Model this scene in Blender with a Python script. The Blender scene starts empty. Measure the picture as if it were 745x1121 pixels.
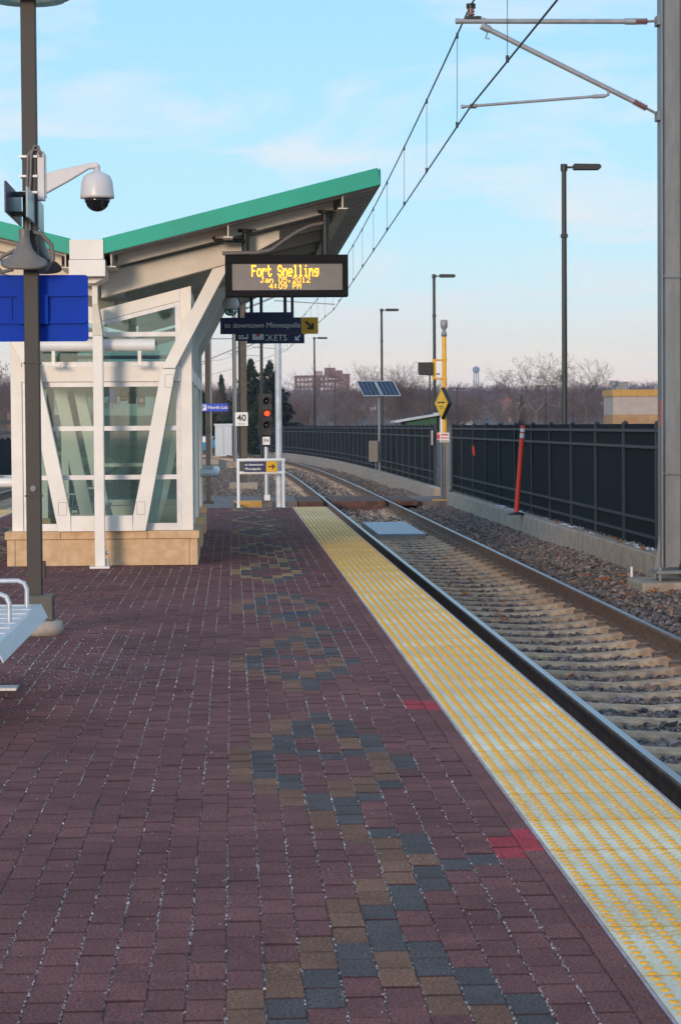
import bpy, math, random
import numpy as np
from mathutils import Vector, Matrix
random.seed(7); rng = np.random.default_rng(7)
S = bpy.context.scene; COL = S.collection
PI = math.pi

# ------------------------------------------------------------------ camera
cam = bpy.data.cameras.new('camera'); camo = bpy.data.objects.new('camera', cam); COL.objects.link(camo)
YAW, PIT, ROL = 0.04683, 0.03771, 0.007
F = Vector((math.sin(YAW)*math.cos(PIT), math.cos(YAW)*math.cos(PIT), -math.sin(PIT)))
R = Vector((math.cos(YAW), -math.sin(YAW), 0)); U = R.cross(F)
R2 = R*math.cos(ROL) - U*math.sin(ROL); U2 = U*math.cos(ROL) + R*math.sin(ROL)
M = Matrix((R2, U2, -F)).transposed().to_4x4(); M.translation = (0, 0, 1.49)
camo.matrix_world = M
cam.sensor_fit = 'VERTICAL'; cam.sensor_height = 22.3; cam.sensor_width = 22.3; cam.lens = 2500/1121*22.3
cam.clip_start = .3; cam.clip_end = 9000
cam.dof.use_dof = True; cam.dof.focus_distance = 24; cam.dof.aperture_fstop = 9
S.camera = camo
# ------------------------------------------------------------------ sky, sun, exposure
SUN_EL, SUN_AZ = math.radians(7), math.radians(201)     # azimuth clockwise from +Y: behind the camera, to its left
w = bpy.data.worlds.new('World'); S.world = w; w.use_nodes = True
nt = w.node_tree; N = nt.nodes; L = nt.links; N.clear()
def wn(t, **k):
    n = N.new(t)
    for a, b in k.items(): setattr(n, a, b)
    return n
out = wn('ShaderNodeOutputWorld'); bg = wn('ShaderNodeBackground'); L.new(bg.outputs[0], out.inputs[0])
sky = wn('ShaderNodeTexSky', sky_type='NISHITA', sun_disc=False, sun_elevation=SUN_EL, sun_rotation=SUN_AZ, altitude=200, air_density=1, dust_density=.6, ozone_density=2.2)
tc = wn('ShaderNodeTexCoord'); sp = wn('ShaderNodeSeparateXYZ'); L.new(tc.outputs['Generated'], sp.inputs[0])
rp = wn('ShaderNodeValToRGB'); L.new(sp.outputs['Z'], rp.inputs[0])     # dusk colours by height, the same all round
els = [(0.0, (.84,.62,.58)), (.015, (1.0,.80,.74)), (.03, (.98,.88,.79)), (.055, (.69,.87,.94)), (.09, (.50,.83,1.0)), (.18, (.37,.72,.99)), (.4, (.36,.60,.86)), (1, (.34,.50,.72))]
cr = rp.color_ramp
while len(cr.elements) < len(els): cr.elements.new(.5)
for e, (p, c) in zip(cr.elements, els): e.position = p; e.color = (*c, 1)
sm = wn('ShaderNodeVectorMath', operation='SCALE'); L.new(rp.outputs[0], sm.inputs[0]); sm.inputs['Scale'].default_value = 9.3
mx = wn('ShaderNodeMix', data_type='RGBA'); mx.inputs[0].default_value = .8
L.new(sky.outputs[0], mx.inputs[6]); L.new(sm.outputs[0], mx.inputs[7])
# thin streaky clouds: noise on a flat cloud layer
zc = wn('ShaderNodeMath', operation='ADD'); zc.inputs[1].default_value = .07; L.new(sp.outputs['Z'], zc.inputs[0])
dx = wn('ShaderNodeMath', operation='DIVIDE'); dy = wn('ShaderNodeMath', operation='DIVIDE')
L.new(sp.outputs['X'], dx.inputs[0]); L.new(zc.outputs[0], dx.inputs[1]); L.new(sp.outputs['Y'], dy.inputs[0]); L.new(zc.outputs[0], dy.inputs[1])
cb = wn('ShaderNodeCombineXYZ'); L.new(dx.outputs[0], cb.inputs[0]); L.new(dy.outputs[0], cb.inputs[1])
mp = wn('ShaderNodeMapping'); mp.inputs['Rotation'].default_value = (0, 0, .5); mp.inputs['Scale'].default_value = (1.3, .75, 1); mp.inputs['Location'].default_value = (1.3, 2.1, 0); L.new(cb.outputs[0], mp.inputs[0])
nz = wn('ShaderNodeTexNoise'); nz.inputs['Scale'].default_value = 1.2; nz.inputs['Detail'].default_value = 7; nz.inputs['Roughness'].default_value = .58; nz.inputs['Distortion'].default_value = .6
L.new(mp.outputs[0], nz.inputs[0])
r2 = wn('ShaderNodeMapRange'); r2.inputs[1].default_value = .49; r2.inputs[2].default_value = .74; r2.inputs[3].default_value = 0; r2.inputs[4].default_value = .85; L.new(nz.outputs[0], r2.inputs[0])
mc = wn('ShaderNodeMix', data_type='RGBA'); L.new(r2.outputs[0], mc.inputs[0]); L.new(mx.outputs[2], mc.inputs[6]); mc.inputs[7].default_value = (7.3, 7.0, 7.0, 1)
L.new(mc.outputs[2], bg.inputs[0]); bg.inputs[1].default_value = .135
sl = bpy.data.lights.new('sun', 'SUN'); sl.energy = 2.3; sl.angle = math.radians(11); sl.color = (1, .76, .56)
so = bpy.data.objects.new('sun', sl); COL.objects.link(so)
sd = Vector((math.sin(SUN_AZ)*math.cos(SUN_EL), math.cos(SUN_AZ)*math.cos(SUN_EL), math.sin(SUN_EL)))
so.rotation_euler = sd.to_track_quat('Z', 'Y').to_euler()
S.view_settings.view_transform = 'Standard'; S.view_settings.look = 'None'; S.view_settings.exposure = 0; S.view_settings.gamma = 1
S.cycles.use_denoising = True; S.cycles.max_bounces = 8; S.cycles.transparent_max_bounces = 24; S.cycles.sample_clamp_indirect = 6

# ------------------------------------------------------------------ materials
MATS = {}
def mat(name, col, rough=.6, metal=0., var=.12, scale=8., bump=0., bscale=60., emit=0., spec=.5, stretch=None, col2=None, lo=.4, hi=.62, obj_rand=0., coord='Object', grain=None):
    if name in MATS: return MATS[name]
    m = bpy.data.materials.new(name); m.use_nodes = True; t = m.node_tree; b = t.nodes['Principled BSDF']
    b.inputs['Roughness'].default_value = rough; b.inputs['Metallic'].default_value = metal; b.inputs['Specular IOR Level'].default_value = spec
    c = t.nodes.new('ShaderNodeTexCoord'); geo = t.nodes.new('ShaderNodeNewGeometry')
    src = geo.outputs['Position'] if coord == 'World' else c.outputs['Object']
    mpp = t.nodes.new('ShaderNodeMapping'); t.links.new(src, mpp.inputs[0])
    if stretch: mpp.inputs['Scale'].default_value = stretch
    n = t.nodes.new('ShaderNodeTexNoise'); n.inputs['Scale'].default_value = scale; n.inputs['Detail'].default_value = 6; n.inputs['Roughness'].default_value = .6
    t.links.new(mpp.outputs[0], n.inputs[0])
    mr = t.nodes.new('ShaderNodeMapRange'); mr.inputs[1].default_value = lo; mr.inputs[2].default_value = hi
    t.links.new(n.outputs[0], mr.inputs[0])
    x = t.nodes.new('ShaderNodeMix'); x.data_type = 'RGBA'; t.links.new(mr.outputs[0], x.inputs[0])
    c2 = col2 if col2 else tuple(min(1, v*(1+var)) for v in col)
    c1 = col if col2 else tuple(v*(1-var) for v in col)
    x.inputs[6].default_value = (*c1, 1); x.inputs[7].default_value = (*c2, 1)
    o = x.outputs[2]
    if obj_rand:
        oi = t.nodes.new('ShaderNodeObjectInfo'); at = t.nodes.new('ShaderNodeAttribute'); at.attribute_name = 'tint'
        ad = t.nodes.new('ShaderNodeMath'); ad.operation = 'ADD'; t.links.new(oi.outputs['Random'], ad.inputs[0]); t.links.new(at.outputs['Fac'], ad.inputs[1])
        fr = t.nodes.new('ShaderNodeMath'); fr.operation = 'FRACT'; t.links.new(ad.outputs[0], fr.inputs[0])
        hs = t.nodes.new('ShaderNodeMapRange'); hs.inputs[3].default_value = 1-obj_rand; hs.inputs[4].default_value = 1+obj_rand; t.links.new(fr.outputs[0], hs.inputs[0])
        hv = t.nodes.new('ShaderNodeHueSaturation'); t.links.new(hs.outputs[0], hv.inputs['Value']); t.links.new(o, hv.inputs['Color']); o = hv.outputs[0]
    t.links.new(o, b.inputs['Base Color'])
    if grain:
        n3 = t.nodes.new('ShaderNodeTexNoise'); n3.inputs['Scale'].default_value = grain[0]; n3.inputs['Detail'].default_value = 3; t.links.new(mpp.outputs[0], n3.inputs[0])
        g2 = t.nodes.new('ShaderNodeMapRange'); g2.inputs[1].default_value = .35; g2.inputs[2].default_value = .65; g2.inputs[3].default_value = 1-grain[1]; g2.inputs[4].default_value = 1+grain[1]; t.links.new(n3.outputs[0], g2.inputs[0])
        n4 = t.nodes.new('ShaderNodeTexNoise'); n4.inputs['Scale'].default_value = 1.1; n4.inputs['Detail'].default_value = 4; t.links.new(mpp.outputs[0], n4.inputs[0])      # broad dirt and wear
        g4 = t.nodes.new('ShaderNodeMapRange'); g4.inputs[1].default_value = .36; g4.inputs[2].default_value = .62; g4.inputs[3].default_value = .80; g4.inputs[4].default_value = 1.10; t.links.new(n4.outputs[0], g4.inputs[0])
        mm = t.nodes.new('ShaderNodeMath'); mm.operation = 'MULTIPLY'; t.links.new(g2.outputs[0], mm.inputs[0]); t.links.new(g4.outputs[0], mm.inputs[1])
        h2 = t.nodes.new('ShaderNodeHueSaturation'); t.links.new(mm.outputs[0], h2.inputs['Value']); t.links.new(o, h2.inputs['Color']); t.links.new(h2.outputs[0], b.inputs['Base Color'])
    rr = t.nodes.new('ShaderNodeMapRange'); rr.inputs[3].default_value = max(0, rough-.08); rr.inputs[4].default_value = min(1, rough+.08); t.links.new(n.outputs[0], rr.inputs[0]); t.links.new(rr.outputs[0], b.inputs['Roughness'])
    if bump:
        n2 = t.nodes.new('ShaderNodeTexNoise'); n2.inputs['Scale'].default_value = bscale; n2.inputs['Detail'].default_value = 5; t.links.new(mpp.outputs[0], n2.inputs[0])
        bp = t.nodes.new('ShaderNodeBump'); bp.inputs['Strength'].default_value = bump; bp.inputs['Distance'].default_value = .01; t.links.new(n2.outputs[0], bp.inputs['Height']); t.links.new(bp.outputs[0], b.inputs['Normal'])
    if emit:
        b.inputs['Emission Color'].default_value = (*col, 1); b.inputs['Emission Strength'].default_value = emit
    MATS[name] = m; return m

def glass(name, tint, mixf=.16):
    m = bpy.data.materials.new(name); m.use_nodes = True; t = m.node_tree; t.nodes.clear()
    o = t.nodes.new('ShaderNodeOutputMaterial'); tr = t.nodes.new('ShaderNodeBsdfTransparent'); tr.inputs[0].default_value = (*tint, 1)
    g = t.nodes.new('ShaderNodeBsdfGlossy'); g.inputs['Roughness'].default_value = .03; g.inputs[0].default_value = (.9, .95, .93, 1)
    df = t.nodes.new('ShaderNodeBsdfDiffuse'); df.inputs[0].default_value = (.45, .55, .5, 1)
    fr = t.nodes.new('ShaderNodeFresnel'); fr.inputs[0].default_value = 1.5
    ad = t.nodes.new('ShaderNodeMath'); ad.operation = 'MULTIPLY_ADD'; ad.inputs[1].default_value = 1.3; ad.inputs[2].default_value = .04; t.links.new(fr.outputs[0], ad.inputs[0])
    m1 = t.nodes.new('ShaderNodeMixShader'); m2 = t.nodes.new('ShaderNodeMixShader'); m1.inputs[0].default_value = mixf*.5
    t.links.new(tr.outputs[0], m1.inputs[1]); t.links.new(df.outputs[0], m1.inputs[2])
    t.links.new(ad.outputs[0], m2.inputs[0]); t.links.new(m1.outputs[0], m2.inputs[1]); t.links.new(g.outputs[0], m2.inputs[2]); t.links.new(m2.outputs[0], o.inputs[0])
    MATS[name] = m; return m

WHITE = mat('white_paint', (.80,.765,.72), .42, var=.05, scale=3, bump=.04)
WHITE2 = mat('white_powdercoat', (.78,.79,.80), .35, var=.04, scale=4)
CREAM = mat('cream_steel', (.66,.60,.52), .5, var=.07, scale=3)
SOFFIT = mat('soffit_metal', (.42,.39,.37), .5, var=.08, scale=3, stretch=(1,12,1))
GREEN = mat('green_fascia', (.006,.36,.25), .55, var=.08, scale=2)
STONE = mat('sandstone', (.56,.36,.20), .8, scale=9, col2=(.66,.46,.28), bump=.25, bscale=90)
JOINT = mat('mortar', (.30,.27,.24), .9)
ALU = mat('window_aluminium', (.60,.60,.62), .35, .3, var=.05)
DBRONZE = mat('dark_bronze_paint', (.036,.030,.029), .55, var=.15, scale=5)
BLACK = mat('black_paint', (.012,.014,.016), .5, var=.3)
FENCEM = mat('fence_black', (.003,.008,.017), .7, var=.3, scale=4, spec=.12); FRAIL = mat('fence_rail_black', (.010,.016,.025), .5, var=.2)
GALV = mat('galvanised_steel', (.19,.21,.235), .6, .2, scale=9, col2=(.235,.255,.28), bump=.05, stretch=(1,1,.25))
STEEL = mat('bright_steel', (.52,.54,.57), .42, .4, var=.08, scale=20)
TUBEM = mat('grey_tube', (.33,.34,.38), .5, .3, var=.1)
NAVY = mat('navy_sign', (.006,.02,.09), .4, var=.05)
BLUE = mat('blue_sign', (.001,.042,.42), .6, var=.06, scale=2, spec=.15)
BLUE2 = mat('bright_blue_sign', (.004,.055,.50), .4, var=.05)
YEL = mat('sign_yellow', (.78,.42,.01), .4, var=.04)
YELP = mat('yellow_pole', (.80,.40,.01), .45, var=.06)
SWHITE = mat('sign_white', (.80,.80,.80), .5, var=.03)
RED = mat('red_plastic', (1.0,.055,.02), .4, var=.06)
PINKRED = mat('sign_red', (.65,.02,.03), .5, var=.05)
CONC = mat('concrete', (.30,.25,.21), .9, scale=5, col2=(.42,.36,.30), bump=.3, bscale=70)
CONC2 = mat('grey_concrete', (.125,.105,.098), .9, scale=3, col2=(.19,.16,.15), bump=.2)
TIE = mat('tie_concrete', (.33,.23,.16), .9, scale=9, col2=(.56,.40,.27), bump=.4, bscale=50, obj_rand=.14)
RUST = mat('rail_rust', (.12,.066,.045), .8, scale=12, col2=(.20,.12,.08), bump=.15)
RAILTOP = mat('rail_polished', (.30,.33,.39), .30, .9, var=.06, scale=2, stretch=(1,.2,1))
TIMBER = mat('timber_panel', (.075,.034,.028), .85, scale=6, col2=(.13,.065,.05), bump=.4, stretch=(1,8,1))
BALL = mat('ballast_stone', (.17,.135,.13), .9, scale=25, col2=(.26,.215,.205), bump=.2, obj_rand=.45)
BALL2 = mat('ballast_rusty', (.18,.10,.07), .9, scale=25, col2=(.24,.145,.105), bump=.2, obj_rand=.4); BALL3 = mat('ballast_dark', (.06,.06,.07), .9, scale=25, col2=(.11,.11,.12), bump=.2, obj_rand=.4)
BALLBED = mat('ballast_bed', (.07,.05,.05), .95, scale=22, col2=(.24,.17,.15), bump=.9, bscale=30, coord='World')
GRASS = mat('winter_ground', (.13,.10,.055), .95, scale=.8, col2=(.20,.15,.09), bump=.3, coord='World')
LITTER = mat('wooded_hillside', (.06,.042,.05), .95, scale=.03, col2=(.10,.068,.07), coord='World')
BARK = mat('bark', (.12,.085,.07), .9, scale=6, col2=(.20,.15,.12))
TWIG = mat('twig', (.13,.088,.078), .9, var=.2, scale=.5)
TWIGFAR = mat('far_twig', (.085,.055,.068), .9, scale=.02, col2=(.13,.085,.095))
NEEDLE = mat('spruce_needle', (.014,.028,.018), .8, scale=1.5, col2=(.035,.06,.035))
BULB = mat('led_amber', (1., .42, .02), .5, emit=3.2)
REDLAMP = mat('red_lamp', (1., .035, .008), .4, emit=4.5)
LEAF = mat('dry_leaf', (.38,.12,.03), .8, scale=30, col2=(.5,.2,.06))
SALT = mat('road_salt', (.66,.72,.82), .6)
LEDPANEL = mat('display_panel', (.20,.175,.165), .35, var=.05)
GREYPL = mat('grey_plastic', (.16,.15,.145), .5, var=.08)
CAMW = mat('camera_housing', (.62,.60,.62), .35, var=.03)
DOMEB = mat('smoked_dome', (.01,.012,.016), .08, spec=.8)
GLASS = glass('shelter_glass', (.66, .79, .77), .07)
LGLASS = glass('lamp_glass', (.55, .80, .85), .5)
SOLAR = mat('solar_cell', (.010,.035,.085), .35, .1, var=.2, scale=10)
DECK = mat('paver_joint_sand', (.05,.035,.04), .95, scale=60, col2=(.30,.28,.29), coord='World')
def pav(n, a, b): return mat(n, a, .9, scale=5, col2=b, bump=1., bscale=95, obj_rand=.13, coord='World', lo=.35, hi=.68, grain=(115, .55), spec=.32)
P_RED = pav('paver_red', (.158,.056,.054), (.212,.082,.075)); P_TAN = pav('paver_tan', (.185,.088,.055), (.25,.125,.08))
P_DRK = pav('paver_charcoal', (.078,.064,.066), (.110,.092,.094)); P_PINK = pav('paver_painted_red', (.36,.030,.045), (.42,.05,.065)); P_BLUE = pav('paver_blue', (.02,.035,.08), (.03,.05,.10))
P_GOLD = pav('paver_gold', (.30,.175,.08), (.40,.25,.125))
TACW = mat('tactile_worn', (.82,.70,.46), .7, scale=4, col2=(.86,.79,.62), bump=.25, bscale=120, coord='World', grain=(75, .10))
def mottle(m):      # worn yellow flecks gathered in patches
    t = m.node_tree; b = t.nodes['Principled BSDF']; src = b.inputs['Base Color'].links[0].from_socket; g = t.nodes.new('ShaderNodeNewGeometry')
    def nz(sc, lo, hi):
        n = t.nodes.new('ShaderNodeTexNoise'); n.inputs['Scale'].default_value = sc; n.inputs['Detail'].default_value = 3; t.links.new(g.outputs['Position'], n.inputs[0])
        r = t.nodes.new('ShaderNodeMapRange'); r.inputs[1].default_value = lo; r.inputs[2].default_value = hi; t.links.new(n.outputs[0], r.inputs[0]); return r.outputs[0]
    pt = nz(1.3, .38, .60); fl = nz(52, .49, .54); mu = t.nodes.new('ShaderNodeMath'); mu.operation = 'MULTIPLY'; t.links.new(pt, mu.inputs[0]); t.links.new(fl, mu.inputs[1])
    m2 = t.nodes.new('ShaderNodeMath'); m2.operation = 'MULTIPLY'; m2.inputs[1].default_value = .85; t.links.new(mu.outputs[0], m2.inputs[0])
    x = t.nodes.new('ShaderNodeMix'); x.data_type = 'RGBA'; t.links.new(m2.outputs[0], x.inputs[0]); t.links.new(src, x.inputs[6]); x.inputs[7].default_value = (.66, .38, .10, 1); t.links.new(x.outputs[2], b.inputs['Base Color'])
mottle(TACW)
TACW2 = mat('tactile_less_worn', (.80,.62,.26), .7, scale=4, col2=(.84,.74,.48), bump=.25, bscale=120, coord='World', grain=(75, .10)); mottle(TACW2)
TACY = mat('tactile_yellow', (.76,.34,.008), .6, scale=20, col2=(.80,.42,.02), coord='World')

# ------------------------------------------------------------------ helpers
def wloc(p):
    v = Vector((0, 0, 0))
    while p is not None: v += Vector(p.location); p = p.parent
    return v
def tag(o, label=None, cat=None, group=None, kind=None):
    if label: o['label'] = label
    if cat: o['category'] = cat
    if group: o['group'] = group
    if kind: o['kind'] = kind
    return o
def thing(name, loc, label, cat, group=None):
    o = bpy.data.objects.new(name, None); COL.objects.link(o); o.location = loc; o.empty_display_size = .1
    return tag(o, label, cat, group)
def link(name, me, parent=None, loc=(0, 0, 0)):
    o = bpy.data.objects.new(name, me); COL.objects.link(o); o.location = loc
    if parent is not None: o.parent = parent
    return o
class MB:
    def __init__(s): s.v = []; s.f = []; s.m = []; s.mats = []; s.sm = []
    def _mi(s, m):
        if m not in s.mats: s.mats.append(m)
        return s.mats.index(m)
    def poly(s, vs, fs, m=None, smooth=False):
        b = len(s.v); s.v += [tuple(v) for v in vs]; i = s._mi(m)
        for f in fs: s.f.append(tuple(b+k for k in f)); s.m.append(i); s.sm.append(smooth)
        return s
    def box(s, x0, x1, y0, y1, z0, z1, m=None):
        return s.poly([(x0,y0,z0),(x1,y0,z0),(x1,y1,z0),(x0,y1,z0),(x0,y0,z1),(x1,y0,z1),(x1,y1,z1),(x0,y1,z1)],
                      [(0,3,2,1),(4,5,6,7),(0,1,5,4),(1,2,6,5),(2,3,7,6),(3,0,4,7)], m)
    def prism(s, pts, a, b, axis='y', m=None):   # polygon extruded along an axis
        n = len(pts)
        mk = {'y': lambda p, t: (p[0], t, p[1]), 'x': lambda p, t: (t, p[0], p[1]), 'z': lambda p, t: (p[0], p[1], t)}[axis]
        vs = [mk(p, a) for p in pts] + [mk(p, b) for p in pts]
        return s.poly(vs, [tuple(range(n))[::-1], tuple(range(n, 2*n))] + [(i, (i+1) % n, n+(i+1) % n, n+i) for i in range(n)], m)
    def tube(s, pts, r, n=10, m=None, caps=True, smooth=True):
        pts = [Vector(p) for p in pts]; rs = r if isinstance(r, (list, tuple)) else [r]*len(pts)
        vs = []; fs = []; prev = None
        for i, p in enumerate(pts):
            d = (pts[min(i+1, len(pts)-1)] - pts[max(i-1, 0)]).normalized()
            a = d.cross(Vector((0, 0, 1)) if abs(d.z) < .95 else Vector((1, 0, 0))).normalized() if prev is None else (prev - d*prev.dot(d)).normalized()
            prev = a; b = d.cross(a)
            for k in range(n):
                t = 2*PI*k/n; vs.append(p + (a*math.cos(t) + b*math.sin(t))*rs[i])
        for i in range(len(pts)-1):
            for k in range(n): fs.append((i*n+k, i*n+(k+1) % n, (i+1)*n+(k+1) % n, (i+1)*n+k))
        s.poly(vs, fs, m, smooth)
        if caps: s.poly(vs[:n], [tuple(range(n))[::-1]], m); s.poly(vs[-n:], [tuple(range(n))], m)
        return s
    def lathe(s, c, prof, n=20, m=None, axis=(0, 0, 1)):    # profile of (radius, height)
        c = Vector(c); q = Vector((0, 0, 1)).rotation_difference(Vector(axis)); vs = []; fs = []
        for r, h in prof:
            for k in range(n):
                t = 2*PI*k/n; vs.append(c + q @ Vector((r*math.cos(t), r*math.sin(t), h)))
        for i in range(len(prof)-1):
            for k in range(n): fs.append((i*n+k, i*n+(k+1) % n, (i+1)*n+(k+1) % n, (i+1)*n+k))
        fs += [tuple(range(n))[::-1], tuple(range((len(prof)-1)*n, len(prof)*n))]
        return s.poly(vs, fs, m, True)
    def build(s, name, m=None, parent=None, bevel=0, label=None):
        o0 = wloc(parent); me = bpy.data.meshes.new(name)
        me.from_pydata([tuple(Vector(v)-o0) for v in s.v], [], s.f)
        ms = [q if q is not None else m for q in s.mats]
        for q in ms: me.materials.append(q)
        me.polygons.foreach_set('material_index', s.m); me.polygons.foreach_set('use_smooth', s.sm); me.update()
        o = link(name, me, parent)
        if bevel:
            b = o.modifiers.new('bevel', 'BEVEL'); b.width = bevel; b.segments = 2; b.limit_method = 'ANGLE'; b.harden_normals = False
        if label: o['label'] = label
        return o
def npmesh(name, V, Fc, m, parent=None, nper=3, attr=None, smooth=False, mi=None):
    """V (n,3) vertices, Fc (k,nper) faces; m a material or list"""
    o0 = wloc(parent); V = np.asarray(V, np.float32) - np.array(o0, np.float32)
    me = bpy.data.meshes.new(name); me.vertices.add(len(V)); me.vertices.foreach_set('co', V.ravel())
    k = len(Fc); me.loops.add(k*nper); me.loops.foreach_set('vertex_index', np.asarray(Fc, np.int32).ravel())
    me.polygons.add(k); me.polygons.foreach_set('loop_start', np.arange(k, dtype=np.int32)*nper)
    for q in (m if isinstance(m, list) else [m]): me.materials.append(q)
    if mi is not None: me.polygons.foreach_set('material_index', np.asarray(mi, np.int32))
    me.polygons.foreach_set('use_smooth', np.full(k, smooth))
    me.update(calc_edges=True)
    if attr is not None:
        a = me.attributes.new('tint', 'FLOAT', 'FACE'); a.data.foreach_set('value', np.asarray(attr, np.float32))
    return link(name, me, parent)
def text(name, s, x, y, z, size, m, parent, align='LEFT', ext=.0015, rot=(PI/2, 0, 0), bold=0, sx=1.):
    cu = bpy.data.curves.new('t', 'FONT'); cu.body = s; cu.size = size; cu.align_x = align; cu.align_y = 'CENTER'; cu.extrude = ext; cu.offset = bold; cu.resolution_u = 3
    o = bpy.data.objects.new('t', cu); COL.objects.link(o)
    me = bpy.data.meshes.new_from_object(o.evaluated_get(bpy.context.evaluated_depsgraph_get()))
    bpy.data.objects.remove(o); bpy.data.curves.remove(cu)
    me.transform(Matrix.Diagonal((sx, 1, 1, 1))); me.materials.clear(); me.materials.append(m); me.name = name
    r = link(name, me, parent, Vector((x, y, z)) - wloc(parent)); r.rotation_euler = rot
    return r
def arrow(x, y, z, s, ang, m, name, parent, th=.16):      # arrow on a sign facing -Y, pointing along ang (0 = right)
    b = MB(); c, q = math.cos(ang), math.sin(ang)
    def P(u, v): return (x + s*(u*c - v*q), z + s*(u*q + v*c))
    for poly in ([(-.5, -th/2), (.36, -th/2), (.36, th/2), (-.5, th/2)],
                 [(.5, 0), (.5-.40, .40), (.5-.40-th*.7, .40-th*.7), (.5-th*1.4, 0)], [(.5, 0), (.5-th*1.4, 0), (.5-.40-th*.7, -.40+th*.7), (.5-.40, -.40)]):
        b.prism([P(*p) for p in poly], y-.002-.0004*(len(b.f) % 5), y, 'y')
    return b.build(name, m, parent)
def copy_tree(o, parent=None):
    c = o.copy(); COL.objects.link(c); c.parent = parent
    for ch in list(o.children): copy_tree(ch, c)
    return c
def segs_mesh(P0, P1, R0, R1, n=3):
    P0, P1 = np.asarray(P0, float), np.asarray(P1, float); R0, R1 = np.asarray(R0)[:, None], np.asarray(R1)[:, None]
    d = P1-P0; d /= np.linalg.norm(d, axis=1, keepdims=True)+1e-9
    up = np.where(np.abs(d[:, 2:3]) < .9, np.array([[0, 0, 1.]]), np.array([[1., 0, 0]]))
    a = np.cross(d, up); a /= np.linalg.norm(a, axis=1, keepdims=True); b = np.cross(d, a)
    ring0 = [P0 + R0*(a*math.cos(2*PI*k/n) + b*math.sin(2*PI*k/n)) for k in range(n)]
    ring1 = [P1 + R1*(a*math.cos(2*PI*k/n) + b*math.sin(2*PI*k/n)) for k in range(n)]
    V = np.stack(ring0+ring1, 1).reshape(-1, 3); k = len(P0); base = (np.arange(k)*2*n)[:, None]
    Fc = np.concatenate([base + np.array([[i, (i+1) % n, n+(i+1) % n, n+i]]) for i in range(n)], 0)
    return V, Fc
def bend(Y, k=1.15):
    Y = max(Y, 55.); return -k*((Y-55)/71)**3 if Y < 175 else -k*((120/71)**3) - k*3*(120/71)**2*(Y-175)/71

# ------------------------------------------------------------------ ground, hills
def sheet(name, xs, ys, zf, m, parent=None):
    xs = np.asarray(xs); ys = np.asarray(ys); X, Y = np.meshgrid(xs, ys); Z = zf(X, Y)
    nx, ny = len(xs), len(ys); V = np.stack([X, Y, Z], -1).reshape(-1, 3)
    i = np.arange(ny-1)[:, None]*nx + np.arange(nx-1)[None]; i = i.ravel()
    return npmesh(name, V, np.stack([i, i+1, i+nx+1, i+nx], 1), m, parent, 4, smooth=True)
def hill(X, Y):
    t = np.clip((Y-330)/1500, 0, 1); t = t*t*(3-2*t)
    return -.62 + t*(10 + 5*np.clip((X-150)/350, 0, 1) + 2.5*np.sin(X/260+1) + 1.5*np.sin(X/90+Y/300)) + np.clip((-X-20)/150, 0, 1)*np.clip((Y-120)/200, 0, 1)*2
tag(sheet('ground', list(np.linspace(-2600, -60, 12))+list(np.linspace(-40, 60, 9))+list(np.linspace(90, 2600, 12)), [-400, -100, 0, 60, 110, 160, 220, 280, 330], lambda X, Y: hill(X, Y), GRASS), kind='structure')
tag(sheet('hills', np.linspace(-2600, 2600, 120), np.linspace(329, 3500, 90), lambda X, Y: hill(X, Y) - (Y < 331)*.02, LITTER), kind='structure')

# parking lot beyond the fence
tag(MB().box(9, 90, 20, 260, -.6, -.52).build('car_park', mat('asphalt', (.05,.05,.052), .9, scale=.5, col2=(.07,.07,.07), coord='World')), kind='structure')

# ------------------------------------------------------------------ platform
XR, XL = 1.70, -4.50               # platform edges
platform = tag(MB().box(XL, XR, -4, 42.15, -.75, -.006).build('platform', DECK), kind='structure')
PITCH, ROW = .1033, .2072
cells = [(0,'T',-.55,.48),(1,'T',.38,.98),(1,'D',-.44,.38),(1,'T',-.83,-.44),(2,'T',.91,1.54),(2,'D',.27,.91),(2,'D',-.77,-.33),(2,'T',-1.17,-.77),(3,'T',1.41,1.59),(3,'D',.8,1.4),(3,'D',.17,.37),(3,'D',-1.1,-.69),(3,'T',-1.71,-1.1),(4,'D',1.31,1.7),(4,'T',.76,1.31),(4,'D',.08,.29),(4,'T',-.95,-.58),(4,'D',-1.58,-.95),(4,'T',-1.97,-1.58),(5,'D',.78,1.42),(5,'T',.37,.78),(5,'D',.16,.37),(5,'T',-.68,-.3),(5,'D',-1.09,-.68),(5,'D',-1.89,-1.51),(5,'T',-2.72,-1.9),(5,'D',-3.12,-2.72),(6,'D',.26,.88),(6,'T',-.39,.25),(6,'D',-.78,-.4),(6,'D',-2.21,-1.82),(6,'T',-2.43,-2.21),(6,'D',-2.82,-2.43),(7,'D',-2.49,-2.13),(8,'D',-2.41,-2.2),(4,'T',-3.01,-2.61),(4,'D',-3.64,-3.01),(3,'T',-3.54,-2.95),(3,'D',-3.94,-3.54),(2,'T',-3.85,-3.45),(2,'D',-4.26,-3.85),(1,'T',-4.16,-3.75),(1,'D',-4.37,-4.16),(4,'T',-4.03,-3.64),(5,'D',-3.92,-3.54),(5,'T',-4.35,-3.93),(6,'D',-4.25,-3.86),(7,'D',-4.36,-4.15),(7,'D',-.2,.25)]
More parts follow.
